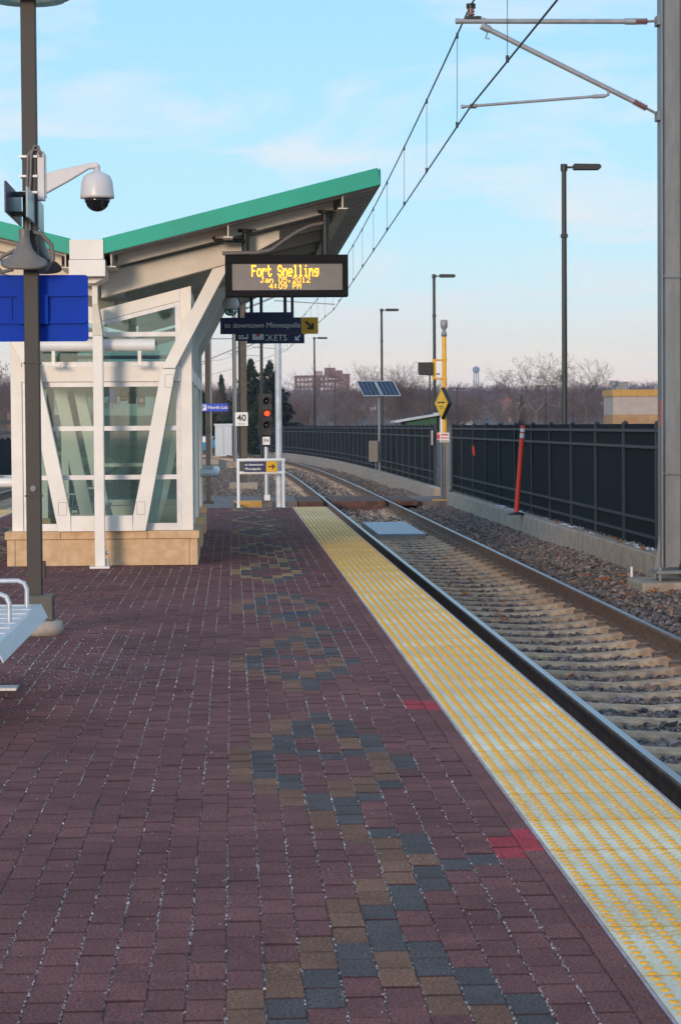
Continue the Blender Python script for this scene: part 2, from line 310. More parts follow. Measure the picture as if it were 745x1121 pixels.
def paver_kind(c, y, right=True):
    if right:
        if c == 9 and (7.86 <= y < 8.26 or 11.9 <= y < 12.3): return 3
        if c == 4 and 18.0 <= y < 18.25: return 4
        if c == 5 and 18.15 <= y < 18.4: return 4
    for k in range(-1, 8):                    # diamond clusters every 4.4 m; every other one trails off towards the track
        rel = y - (10.0 + 4.44*k)
        for (cc, kd, a, b) in cells:
            if cc != c or not a <= rel < b: continue
            if k != 0 and a < -3.2: continue
            if k == -1 and (a+b)/2 > .1: continue
            if k % 2 and k > 0 and b < -1.2: continue
            if kd == 'T': return 5 if y > 22 and random.random() < .85 else 1
            return 2
    return 0
ch = .0035
def paver_block(l, wd):      # local block: chamfered top, open bottom
    x, y = wd/2-.0008, l/2-.0021; xi, yi = x-ch, y-ch
    v = [(-x,-y,-.03),(x,-y,-.03),(x,y,-.03),(-x,y,-.03),(-x,-y,-.004),(x,-y,-.004),(x,y,-.004),(-x,y,-.004),(-xi,-yi,0),(xi,-yi,0),(xi,yi,0),(-xi,yi,0)]
    f = [(8,9,10,11)] + [(a, (a+1) % 4, 4+(a+1) % 4, 4+a) for a in range(4)] + [(4+a, 4+(a+1) % 4, 8+(a+1) % 4, 8+a) for a in range(4)]
    return np.array(v), np.array(f)
BV, BF = paver_block(ROW, PITCH)
P_SHADE = mat('paver_joint_shade', (.045,.017,.018), .95, var=.3, scale=30, coord='World')      # shade of deeper joints put into the colour of sides and end chamfers
PM = [P_RED, P_TAN, P_DRK, P_PINK, P_BLUE, P_GOLD, P_SHADE]
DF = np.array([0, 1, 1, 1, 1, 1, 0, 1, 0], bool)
pts = []
c0 = int((XL+.61+.03)/PITCH)-1
xcols = [c for c in range(-60, 11) if -.031+PITCH*c >= -3.86 and -.031+PITCH*(c+1) <= 1.078]
for c in xcols:
    xc = -.031 + PITCH*(c+.5); off = (.5 if c % 2 else 0)*ROW + .02*math.sin(c*3.1)
    mc_ = c if c >= -5 else (-27 - c)           # the pattern mirrored on the other side of the platform
    y = 3.0 + off
    while y < 42.0:
        if not (-2.40 < xc < -.42 and 24.6 < y < 33):
            pts.append((xc, y, c, paver_kind(mc_, y, c >= -5)))
        y += ROW
pts = np.array(pts)
cutp = [];  y = 3.05
while y < 42: cutp.append((1.0415, y)); y += ROW
while False: pass
bc = MB()
for (cx_, cy_) in cutp:
    hx, hy = .0375, ROW/2-.0015; b0 = [(cx_-hx, cy_-hy), (cx_+hx, cy_-hy), (cx_+hx, cy_+hy), (cx_-hx, cy_+hy)]; jz = random.uniform(-.001, .001)
    bc.poly([(u, v, -.03) for u, v in b0]+[(u, v, jz-.004) for u, v in b0]+[(u+(.004 if i in (0, 3) else -.004), v+(.004 if i < 2 else -.004), jz) for i, (u, v) in enumerate(b0)], [(8,9,10,11)]+[(a, (a+1) % 4, 4+(a+1) % 4, 4+a) for a in range(4)]+[(4+a, 4+(a+1) % 4, 8+(a+1) % 4, 8+a) for a in range(4)], P_PINK if 7.95 < cy_ < 8.35 or 11.95 < cy_ < 12.35 else P_RED)
tag(bc.build('paving_edge', None, platform), kind='stuff')
jit = rng.normal(0, 1, (len(pts), 4))
inview = (np.abs(pts[:, 0]*1.0 - .0468*pts[:, 1]) < .152*pts[:, 1]) & (pts[:, 1] > 5.55)
order = np.argsort(np.where(inview, pts[:, 1], 1e9))[:300]
single = np.zeros(len(pts), bool); single[order] = True
bm_ = []
for q in PM:
    me = bpy.data.meshes.new('paver'); me.from_pydata(BV.tolist(), [], BF.tolist()); me.materials.append(q); me.materials.append(P_SHADE); me.polygons.foreach_set('material_index', DF.astype(np.int32)); bm_.append(me)
for i in order:
    p = pts[i]; j = jit[i]
    o = link('paver', bm_[int(p[3])], platform, (p[0]+j[0]*.0008, p[1]+j[1]*.002, j[2]*.0008)); o.rotation_euler = (j[3]*.004, j[2]*.005, j[0]*.004)
rest = ~single; p = pts[rest]; j = jit[rest]
V = BV[None]*1.0 + 0*p[:, None, :1]; V = V + np.stack([p[:, 0]+j[:, 0]*.0008, p[:, 1]+j[:, 1]*.002, j[:, 2]*.0008], 1)[:, None]
V[:, :, 2] += V[:, :, 0]*0 + (BV[None, :, 0]*j[:, 3:4]*.006 + BV[None, :, 1]*j[:, 2:3]*.006)
Fc = BF[None] + (np.arange(len(p))*12)[:, None, None]
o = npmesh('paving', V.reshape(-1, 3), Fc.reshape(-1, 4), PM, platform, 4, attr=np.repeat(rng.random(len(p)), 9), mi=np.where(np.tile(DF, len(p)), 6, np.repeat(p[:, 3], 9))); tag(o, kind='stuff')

# tactile strips
def tactile_mesh():
    b = MB(); g = .0015; h = .305
    b.box(-h+g, h-g, -h+g, h-g, -.03, .001, TACW)
    b.poly([(-h+g, -h+g, .0016), (h-g, -h+g, .0016), (h-g, -h+.013, .0016), (-h+g, -h+.013, .0016)], [(0,1,2,3)], TACY)
    for i in range(10):
        for k in range(10):
            x, y = -h+.0305+.061*i, -h+.0305+.061*k; n = 8; vs = []
            for r, z in ((.015, .0012), (.013, .0048), (.007, .0062)):
                vs += [(x+r*math.cos(2*PI*t/n), y+r*math.sin(2*PI*t/n), z) for t in range(n)]
            fs = [(q*n+t, q*n+(t+1) % n, (q+1)*n+(t+1) % n, (q+1)*n+t) for q in range(2) for t in range(n)] + [tuple(range(2*n, 3*n))]
            b.poly(vs, fs, TACY, True)
    o = b.build('tactile_tile', None, platform); me = o.data; bpy.data.objects.remove(o); return me
tm = tactile_mesh(); tm2 = tm.copy(); tm2.materials[0] = TACW2
for k in range(64):
    y = 3.31+.61*k
    if y > 41.9: break
    link('tactile_tile', tm2 if 23 < y < 36 else tm, platform, (1.395, y, random.uniform(0, .0015)))
    link('tactile_tile', tm, platform, (-4.195, y, 0))
cb_ = MB().box(1.0805, 1.0885, -2, 42.15, -.02, .001).box(1.701, 1.712, -2, 42.15, -.25, .0005).box(-3.888, -3.88, -2, 42.15, -.02, .001).build('border_strip', mat('border_concrete', (.42,.34,.38), .9, var=.2, scale=10), platform)

# salt grains on the platform, thickest in the long joints
n = 46000
ky = 5 + 30*rng.random(n)**1.6; kc = rng.integers(-36, 10, n)
inj = rng.random(n) < .955
kx = np.where(inj, -.031+PITCH*kc + rng.normal(0, .0022, n), rng.uniform(-3.8, 1.07, n))
cl = np.sin(kx*2.3+ky*.7)+np.sin(ky*1.9-kx*3.1)
keep = ((cl > -.6) | (rng.random(n) < .35)) & (np.abs(kx-.0468*ky) < .2*ky) & ~((kx > -2.5) & (kx < -.35) & (ky > 24.4))
ext = rng.normal(0, 1, (650, 2))*[.28, 1.1]+[-1.0, 14.2]
kx = np.concatenate([kx[keep], ext[:, 0]]); ky = np.concatenate([ky[keep], ext[:, 1]])
n = len(kx); r = rng.uniform(.0007, .0020, n)*(1+.3*(ky > 12)) * np.where(rng.random(n) < .03, 2.0, 1)
octv = np.array([[1,0,0],[-1,0,0],[0,1,0],[0,-1,0],[0,0,1],[0,0,-1]])*1.; octf = np.array([[0,2,4],[2,1,4],[1,3,4],[3,0,4],[2,0,5],[1,2,5],[3,1,5],[0,3,5]])
V = np.stack([kx, ky, np.full(n, .0008)], 1)[:, None] + octv[None]*r[:, None, None]*rng.uniform(.6, 1.4, (n, 1, 3))
tag(npmesh('salt_grains', V.reshape(-1, 3), (octf[None]+(np.arange(n)*6)[:, None, None]).reshape(-1, 3), SALT), 'scattered white road salt grains on the brick platform', 'salt', kind='stuff')

# ------------------------------------------------------------------ tracks
def rail_profile(mbx, xo, ys, zt, nbend):
    """a rail swept along the curve: foot, web and head"""
    prof = [(-.07,-.17),(.07,-.17),(.07,-.158),(.012,-.14),(.009,-.045),(.034,-.034),(.035,-.010),(.024,-.001),(-.024,-.001),(-.035,-.010),(-.034,-.034),(-.009,-.045),(-.012,-.14),(-.07,-.158)]
    n = len(prof); vs = []
    for y in ys:
        for (u, v) in prof: vs.append((xo+bend(y)+u, y, zt+v))
    fs = []; ms = []
    for i in range(len(ys)-1):
        for k in range(n):
            fs.append((i*n+k, i*n+(k+1) % n, (i+1)*n+(k+1) % n, (i+1)*n+k)); ms.append(k == 7)
    mbx.poly(vs, [f for f, q in zip(fs, ms) if not q], RUST); mbx.poly(vs, [f for f, q in zip(fs, ms) if q], RAILTOP)
ZR = -.35
ysr = [-4, 10, 20, 30, 40, 50] + list(np.arange(55, 240, 4.))
def track(xc, name):
    root = tag(bpy.data.objects.new(name, None), kind='structure'); COL.objects.link(root); root.location = (xc, 0, ZR)
    for s in (-.753, .753):
        b = MB(); rail_profile(b, xc+s, ysr, ZR, 0); b.build('rail', None, root)
    # a tie: dished top, lower in the middle
    b = MB(); xs = [-1.3,-1.0,-.72,-.42,0,.42,.72,1.0,1.3]; zs = [-.20,-.174,-.166,-.212,-.235,-.212,-.166,-.174,-.20]; wt = .088
    vs = []
    for x, z in zip(xs, zs): vs += [(x,-wt-.05,-.36),(x,-wt-.008,z-.022),(x,-wt+.02,z),(x,wt-.02,z),(x,wt+.008,z-.022),(x,wt+.05,-.36)]
    fs = [(i*6+k, i*6+k+1, i*6+6+k+1, i*6+6+k) for i in range(8) for k in range(5)] + [(0,1,2,3,4,5), (53,52,51,50,49,48)]
    b.poly([(v[0], v[1], v[2]) for v in vs], fs, TIE)
    me = bpy.data.meshes.new('tie'); me.from_pydata(b.v, [], b.f); me.materials.append(TIE)
    c = MB()
    for s in (-.753, .753):
        for d in (-.115, .115):
            for q in (-.035, .035): c.tube([(s+d*.55, q*.4, -.150), (s+d*.8, q, -.142), (s+d*1.3, q*1.1, -.146), (s+d*1.55, 0, -.152)], .009, 5)
            c.box(s+d-.06, s+d+.06, -.055, .055, -.19, -.162)
    cm = c.build('rail_clip', mat('clip_steel', (.20,.15,.12), .7, var=.2)); cme = cm.data; bpy.data.objects.remove(cm)
    y = 8.2; k = 0
    while y < 190 and k < 250:
        jx = random.uniform(-.015, .015)
        tI = link('tie', me, root, (bend(y)+jx, y, 0)); tI.rotation_euler = (0, 0, random.uniform(-.008, .008)); tI.scale = (1, random.uniform(.95, 1.08), 1)
        if y < 70: link('rail_clip', cme, tI, (-jx, 0, 0))
        y += .762; k += 1
    return root
TR = track(3.045, 'right_track'); TL = track(-5.85, 'left_track')

# ballast: bed sheets and loose stones
def bed(name, xa, xb):
    ys = np.concatenate([np.arange(-5, 60, .5), np.arange(60, 240, 2.)]); xs = np.linspace(xa, xb, 26)
    X, Y = np.meshgrid(xs, ys); Z = -.625 + .02*np.sin(X*9+Y*3)*np.sin(Y*5-X*2) + .10*np.clip((np.abs(X-(xa+xb)/2)-1.4)/1, 0, 1)*0
    B = np.array([bend(y) for y in ys])[:, None]; V = np.stack([X+B, Y, Z], -1).reshape(-1, 3)
    i = (np.arange(len(ys)-1)[:, None]*26+np.arange(25)[None]).ravel()
    return tag(npmesh(name, V, np.stack([i, i+1, i+27, i+26], 1), BALLBED, None, 4, smooth=True), kind='structure')
bed('ballast_bed', 1.6, 5.3); bed('left_ballast_bed', -9.5, -4.4); bed('far_ballast_bed', -4.4, 1.6).location = (0, 42.2, -.002)
ico = np.array([[1,.1,.2],[-.9,.2,.3],[.1,1,.1],[-.1,-1,.2],[.3,.2,1],[-.2,-.3,-.8],[.7,.7,.5],[-.6,-.7,.5]])*1.
hf = octf
def stones(name, n, fx, fy, fz, rmin, rmax, m=BALL, tie_gap=None):
    x = fx(n); y = fy(n); z = fz(x, y); n = len(x)
    r = rng.uniform(rmin, rmax, n)*np.where(rng.random(n) < .12, 1.5, 1); A = rng.normal(0, 1, (n, 3)); A /= np.linalg.norm(A, axis=1, keepdims=True)
    B = np.cross(A, rng.normal(0, 1, (n, 3))); B /= np.linalg.norm(B, axis=1, keepdims=True); C = np.cross(A, B)
    shp = octv[None]*rng.uniform(.55, 1.25, (n, 6, 3))
    W = shp[:, :, :1]*A[:, None]+shp[:, :, 1:2]*B[:, None]+shp[:, :, 2:]*C[:, None]
    if tie_gap is not None:
        dd = np.abs((y-8.2+.381) % .762 - .381); kp = ~((dd < .110) & (rng.random(len(x)) < .96) & (np.abs(x-3.045) < tie_gap)) ; x, y, z, r, W, n = x[kp], y[kp], z[kp], r[kp], W[kp], int(kp.sum())
    bb = np.array([bend(v) for v in y]) if len(y) else 0
    three = m is BALL; mi_ = np.repeat(rng.choice(3, n, p=[.64, .14, .22]), 8) if three else None
    V = np.stack([x+bb, y, z], 1)[:, None] + W*r[:, None, None]*[1.1, 1.1, .8]
    return npmesh(name, V.reshape(-1, 3), (octf[None]+(np.arange(n)*6)[:, None, None]).reshape(-1, 3), [BALL, BALL2, BALL3] if three else m, None, 3, attr=np.repeat(rng.random(n), 8), mi=mi_)
def zb(x, y):
    u = np.abs(x-3.045); z = -.606 + .0*x
    z = z + np.where(u > 1.0, .06, 0) + np.where(x > 4.5, .05+.04*np.clip(x-4.5, 0, .8), 0)
    return z + rng.uniform(-.02, .012, len(x))
o = stones('ballast', 66000, lambda n: rng.uniform(1.75, 5.25, n), lambda n: 9+62*rng.random(n)**1.35, zb, .016, .036, tie_gap=1.2); tag(o, 'loose crushed stone ballast around the right hand track', 'ballast', kind='stuff')
o = stones('ballast', 7000, lambda n: rng.uniform(4.1, 5.22, n), lambda n: 16+20*rng.random(n), lambda x, y: zb(x, y)+.025, .018, .040); tag(o, 'heaped crushed stone ballast against the kerb wall', 'ballast', kind='stuff')
o = stones('ballast', 14000, lambda n: rng.uniform(-4.4, 5.2, n), lambda n: rng.uniform(42.3, 110, n), lambda x, y: np.full(len(x), -.545)+.03*(x < 1.7), .02, .042); tag(o, 'crushed stone ballast beyond the platform end', 'ballast', kind='stuff')
o = stones('gravel', 9000, lambda n: rng.uniform(5.42, 5.95, n), lambda n: rng.uniform(22, 62, n), lambda x, y: -.19+.05*rng.random(len(x)), .014, .03, mat('dark_gravel', (.10,.11,.12), .9, var=.3, obj_rand=.4)); tag(o, 'dark gravel along the foot of the black fence', 'gravel', kind='stuff')

# kerb wall along the ballast, in cast lengths, and the fill behind it
kerb = tag(bpy.data.objects.new('kerb_wall', None), kind='structure'); COL.objects.link(kerb)
KY = [(12, 19.4), (19.4, 26.1), (27.2, 34.4), (34.4, 41.9), (41.9, 49.2), (49.2, 55.7)] + [(59.6+5.2*k, 64.8+5.2*k) for k in range(18)]
for ya, yb in KY:
    b = MB(); ys = [ya+.006, (ya+yb)/2, yb-.006]; vs = []
    for q in ys: x = bend(q); vs += [(5.20+x, q, -.75), (5.235+x, q, -.165), (5.255+x, q, -.145), (5.42+x, q, -.145), (5.42+x, q, -.75)]
    fs = [(i*5+k, i*5+k+1, i*5+5+k+1, i*5+5+k) for i in range(2) for k in range(4)] + [(0,1,2,3,4), (14,13,12,11,10)]
    b.poly(vs, fs); b.build('kerb_section', CONC, kerb)
b = MB(); ysf = list(np.arange(14, 150, 4.))
vs = [];
for q in ysf: vs += [(5.421+bend(q), q, -.19), (9.5+bend(q), q, -.21)]
b.poly(vs, [(2*i, 2*i+1, 2*i+3, 2*i+2) for i in range(len(ysf)-1)]); tag(b.build('fence_verge', BALLBED), kind='structure')

# crossing: timber panels between and beside the rails, concrete outside
cr_ = tag(bpy.data.objects.new('track_crossing', None), kind='structure'); COL.objects.link(cr_); cr_.location = (3.045, 57, -.35)
for (x0, x1, m, zb_) in ((-1.45, -.86, TIMBER, -.50), (-.64, .64, TIMBER, -.58), (.86, 1.45, TIMBER, -.46)):
    MB().box(3.045+x0, 3.045+x1, 55.4, 59.6, zb_, -.345).build('crossing_panel', m, cr_, .006)
MB().box(4.52, 5.75, 55.7, 59.5, -.6, -.36).build('concrete_slab', CONC2, cr_, .006)
MB().box(.75, 1.57, 55.7, 59.5, -.6, -.343).build('concrete_slab', CONC2, cr_, .006)
MB().box(.0, .72, 55.7, 56.4, -.6, -.335).build('tactile_slab', mat('orange_tactile', (.62,.33,.08), .7), cr_, .004)
MB().box(4.9, 5.7, 55.75, 56.3, -.59, -.334).build('tactile_slab', MATS['orange_tactile'], cr_, .004)
# ramped path from the platform end down to the crossing
b = MB(); b.poly([(-4.2,42.16,-.02),(.02,42.16,-.02),(.02,55,-.34),(-4.2,55,-.34),(-4.2,60,-.345),(.72,60,-.345),(.72,56.41,-.345),(.0,55.69,-.345),(.02,55,-.34)], [(0,1,2,3),(3,8,7,6,5,4)])
b.poly([(.02,42.16,-.02),(.02,42.16,-.7),(.02,55,-.7),(.02,55,-.34)], [(0,1,2,3)]); tag(b.build('path', CONC2), kind='structure')

# silver junction plate lying between the rails
t = thing('junction_plate', (2.95, 41, -.5), 'flat silver metal cover lying between the two rails', 'cover plate')
MB().box(2.60, 3.46, 41.0, 46.2, -.505, -.462).build('cover', mat('brushed_plate', (.26,.31,.37), .5, .3, var=.1), t, .004)
MB().box(2.60, 3.46, 41.0, 46.2, -.6, -.506).build('frame', CONC, t)

# ------------------------------------------------------------------ fence along the right side
def fence_run(ys, name, label, endpost=True, h=1.72):
    y0 = ys[0]; x0 = 5.52+bend(y0); t = thing(name, (x0, y0, -.2), label, 'fence')
    P = [Vector((5.52+bend(y, 1.3), y, -.2)) for y in ys]
    for p in P:
        b = MB(); b.box(p.x-.038, p.x+.038, p.y-.038, p.y+.038, -.3, -.2+h-.01)
        b.poly([(p.x-.045, p.y-.045, -.2+h-.01), (p.x+.045, p.y-.045, -.2+h-.01), (p.x+.045, p.y+.045, -.2+h-.01), (p.x-.045, p.y+.045, -.2+h-.01), (p.x, p.y, -.2+h+.02)], [(0,3,2,1),(0,1,4),(1,2,4),(2,3,4),(3,0,4)]); b.build('post', FRAIL, t)
    for a, c in zip(P[:-1], P[1:]):
        d = (c-a); ln = d.length; d.normalize(); nrm = Vector((-d.y, d.x, 0))
        for hz in (.20, .42, h-.34, h-.12):
            vs = []
            for q in (a, c):
                for (u, v) in ((.012, -.02), (.05, -.02), (.05, .02), (.012, .02)): vs.append(q + nrm*u + Vector((0, 0, hz+v)))
            MB().poly(vs, [(0,1,5,4),(1,2,6,5),(2,3,7,6),(3,0,4,7)]).build('rail', FRAIL, t)
        # close-set pickets, joined per bay
        npk = int(ln/.062); s = (np.arange(npk)+.5)*ln/npk; base = np.array(a)[None]+np.array(d)[None]*s[:, None]
        hw = .024; V = []
        dn = np.array(d); nn = np.array(nrm)
        top = h-.03
        for (u, v, z) in ((-hw, -.012, .04), (hw, -.012, .04), (hw, .008, .04), (-hw, .008, .04), (-hw, -.012, top), (hw, -.012, top), (hw, .008, top), (-hw, .008, top)):
            V.append(base + dn*u + nn*v + [0, 0, z])
        V = np.stack(V, 1).reshape(-1, 3); fq = np.array([(4,5,6,7),(0,1,5,4),(1,2,6,5),(2,3,7,6),(3,0,4,7)])
        o = npmesh('picket_screen', V, (fq[None]+(np.arange(npk)*8)[:, None, None]).reshape(-1, 4), FENCEM, t, 4); tag(o, kind='stuff')
    return t
fence_run([17.0, 19.5, 22.0, 24.5, 27.0, 29.5, 32.0, 34.5, 37.0, 39.5, 41.9, 44.4, 47, 49.6, 52.2, 54.8, 57.2], 'picket_fence', 'black metal picket fence right of the crossing gap, running towards the catenary pole')
fence_run([62.3] + [63.7+2.5*k for k in range(38)], 'picket_fence', 'black metal picket fence curving away left of the crossing gap')
MB().box(5.40, 5.43, 62.0, 62.15, .95, 1.35).build('notice', mat('fence_notice', (.55,.45,.45), .6), bpy.data.objects['picket_fence.001'])
# far left fence, seen past the shelter's left corner
t = thing('picket_fence', (-8.2, 30, -.4), 'dark metal fence beyond the far track at the left edge', 'fence')
for k in range(30):
    y = 30+2.5*k
    MB().box(-8.24+bend(y), -8.16+bend(y), y-.04, y+.04, -.5, 1.15).build('post', FENCEM, t)
    for hz in (-.2, .9): MB().box(-8.24, -8.2, y+.04, y+2.46, hz, hz+.04).build('rail', FENCEM, t).location.x += bend(y)
    s = y+.1+np.arange(26)*.092; V = []
    for (u, v, z) in ((-.01,-.03,-.38),(-.01,.03,-.38),(.01,.03,-.38),(.01,-.03,-.38),(-.01,-.03,1.1),(-.01,.03,1.1),(.01,.03,1.1),(.01,-.03,1.1)): V.append(np.stack([np.full(26, -8.18+u+bend(y)), s+v, np.full(26, z)], 1))
    V = np.stack(V, 1).reshape(-1, 3); fq = np.array([(4,5,6,7),(0,1,5,4),(1,2,6,5),(2,3,7,6),(3,0,4,7)])
    tag(npmesh('picket_screen', V, (fq[None]+(np.arange(26)*8)[:, None, None]).reshape(-1, 4), FENCEM, t, 4), kind='stuff')
# wooden guard rail beyond
t = thing('guard_fence', (-11, 90, -.6), 'weathered post and rail fence on the bank beyond the far track', 'fence')
for k in range(14):
    MB().box(-13-.3, -13-.1, 70+6*k, 70.2+6*k, -.6, 2.4).build('post', BARK, t)
    for z in (1.1, 1.75): MB().box(-13.02, -12.94, 70+6*k, 76+6*k, z, z+.22).build('rail', BARK, t)

# ------------------------------------------------------------------ shelter
SH = thing('platform_shelter', (-1.41, 24.7, 0), 'white steel and glass platform shelter with green edged butterfly roof on a sandstone base', 'shelter')
XC = -1.41
def sb(name, m, x0, x1, y0, y1, z0, z1, bv=.003, par=SH): return MB().box(x0, x1, y0, y1, z0, z1).build(name, m, par, bv)
# stone bases
base = MB().box(-2.42, -.40, 24.75, 25.25, 0, .27).build('stone_base', STONE, SH)
def bl(x0, x1, y0, y1, z0, z1): MB().box(x0, x1, y0, y1, z0, z1).build('stone_block', STONE, base, .004)
bl(-2.435, -2.35, 24.70, 25.27, 0, .285); bl(-2.346, -.479, 24.70, 24.76, 0, .285); bl(-.475, -.388, 24.70, 25.27, 0, .285); bl(-2.346, -.479, 25.2, 25.27, 0, .285)
bl(-2.455, -1.86, 24.68, 25.29, .289, .372); bl(-1.856, -.93, 24.68, 25.29, .289, .372); bl(-.926, -.37, 24.68, 25.29, .289, .372)
for y0, y1 in ((25.29, 26.4), (28.3, 29.5), (31.9, 33.1)):
    for xa, xb in ((-.56, -.385), (-2.44, -2.265)):
        p = MB().box(xa+.02, xb-.02, y0+.02, y1-.02, 0, .27).build('stone_base', STONE, SH)
        MB().box(xa, xb, y0, (y0+y1)/2-.003, 0, .285).build('stone_block', STONE, p, .004); MB().box(xa, xb, (y0+y1)/2+.003, y1, 0, .285).build('stone_block', STONE, p, .004)
        MB().box(xa-.01, xb+.015, y0-.02, y1+.02, .289, .372).build('stone_block', STONE, p, .004)
sb('base_panel', WHITE, -2.26, -.56, 32.96, 33.04, 0, .36)
def ztop(x, off=0.): return 2.765 + .255*abs(x-XC) + off     # underside line of roof members
# wall frames at both ends
def wall_end(y, t=.1):
    for xa, xb in ((-.555, -.435), (-2.385, -2.265)):
        zt = ztop((xa+xb)/2)
        MB().prism([(xa, .373), (xb, .373), (xb, ztop(xb)), (xa, ztop(xa))], y, y+t).build('corner_post', WHITE, SH, .004)
    sb('header', WHITE, -2.264, -.556, y-.02, y+t-.01, 1.985, 2.145)
    for s in (1, -1):
        xs = [XC, XC+s*.854]
        MB().prism([(xs[0], ztop(xs[0])-.13), (xs[1], ztop(xs[1])-.13), (xs[1], ztop(xs[1])), (xs[0], ztop(xs[0]))], y+.003, y+t-.003).build('rake_rail', WHITE, SH, .003)
    f = MB()
    for (x0, x1, z0, z1) in ((-2.264, -2.21, .373, 1.984), (-.61, -.556, .373, 1.984), (-2.21, -.61, .373, .45), (-2.21, -.61, 1.93, 1.984), (-2.21, -.61, 1.455, 1.505), (-2.21, -.61, .925, .975)):
        f.box(x0, x1, y+.02, y+.075, z0, z1)
    w1 = f.build('window_frame', ALU, SH)
    for z0, z1 in ((.45, .925), (.975, 1.455), (1.505, 1.93)): MB().box(-2.215, -.605, y+.045, y+.053, z0-.003, z1+.003).build('glass_pane', GLASS, w1)
    f = MB()
    for (x0, x1, z0, z1) in ((-2.21, -.61, 2.146, 2.2), (-2.21, -.61, 2.47, 2.52), (-.61, -.556, 2.146, ztop(-.56)-.13), (-2.264, -2.21, 2.146, ztop(-.56)-.13)): f.box(x0, x1, y+.02, y+.075, z0, z1)
    for s in (1, -1):
        f.prism([(XC, ztop(XC)-.18), (XC+s*.8, ztop(XC+.8)-.18), (XC+s*.8, ztop(XC+.8)-.131), (XC, ztop(XC)-.131)], y+.02, y+.075)
    w2 = f.build('window_frame', ALU, SH)
    MB().box(-2.21, -.61, y+.045, y+.053, 2.2, 2.47).build('glass_pane', GLASS, w2)
    for s in (1, -1): MB().prism([(XC, 2.52), (XC+s*.8, 2.52), (XC+s*.8, ztop(XC+.8)-.18), (XC, ztop(XC)-.18)], y+.045, y+.053).build('glass_pane', GLASS, w2)
wall_end(24.80); wall_end(32.95)
# side walls: posts, headers, glazed bays over the stone piers
for xa, s in ((-.485, 1), (-2.335, -1)):
    for y in (26.34, 28.35, 29.4, 32.0): MB().prism([(xa-.05, .373), (xa+.05, .373), (xa+.05, ztop(xa+.05)), (xa-.05, ztop(xa-.05))], y, y+.1).build('side_post', WHITE, SH, .003)
    for z0, z1 in ((1.99, 2.14), (ztop(xa)-.14, ztop(xa)-.02)):
        for ya, yb in ((24.901, 26.339), (26.441, 28.349), (28.451, 29.399), (29.501, 31.999), (32.101, 32.949)): sb('side_header', WHITE, xa-.045, xa+.045, ya, yb, z0, z1)
    for ya, yb in ((24.901, 26.339), (28.451, 29.399), (32.101, 32.949)):
        f = MB()
        for z0, z1 in ((.374, .44), (.925, .965), (1.455, 1.495), (1.93, 1.989)): f.box(xa-.025, xa+.025, ya, yb, z0, z1)
        f.box(xa-.024, xa+.024, ya, ya+.05, .44, 1.93); f.box(xa-.024, xa+.024, yb-.05, yb, .44, 1.93)
        w1 = f.build('window_frame', ALU, SH)
        for z0, z1 in ((.44, .925), (.965, 1.455), (1.495, 1.93)): MB().box(xa-.004, xa+.004, ya+.047, yb-.047, z0-.002, z1+.002).build('glass_pane', GLASS, w1)
    for ya, yb in ((24.901, 26.339), (26.441, 28.349), (28.451, 29.399), (29.501, 31.999), (32.101, 32.949)):
        MB().box(xa-.004, xa+.004, ya, yb, 2.141, ztop(xa)-.141).build('glass_pane', GLASS, SH)
# V frames with struts to the roof, and the rafters they carry
def vframe(y, d=.13):
    y1 = y+d
    z0 = .374 if y < 25 else .0
    for s in (1, -1):
        X = lambda v: XC + s*v
        def pr(nm, pts, ya=y, yb=y1): MB().prism([(X(a), b) for a, b in (pts if s == 1 else pts[::-1])], ya, yb).build(nm, WHITE, SH, .006)
        pr('v_arm', [(.33, z0), (.465, z0), (.505, .56), (.805, 2.115), (.655, 2.115), (.335, .545)] if z0 else [(.2, 0), (.35, 0), (.505, .56), (.805, 2.115), (.655, 2.115), (.335, .545)])
        pr('roof_strut', [(.655, 2.122), (.80, 2.122), (1.40, 3.235), (1.21, 3.185)], y+.004, y1-.004)
        if y < 25:
            for (cx_, cz) in ((.42, .62), (.735, 1.985)):
                ln = MB(); q = .045
                for (u0, v0, u1, v1) in ((-q, -.07, q, -.066), (-q, .066, q, .07), (-q, -.066, -q+.004, .066), (q-.004, -.066, q, .066)): ln.box(X(cx_)+u0, X(cx_)+u1, y-.0015, y+.002, cz+v0, cz+v1)
                ln.build('cover_plate', JOINT, SH)
    sb('v_sill', WHITE, XC-.329, XC+.329, y+.002, y1-.002, z0+.001, .542) if z0 else None
for y in (24.62, 28.2, 31.8): vframe(y)
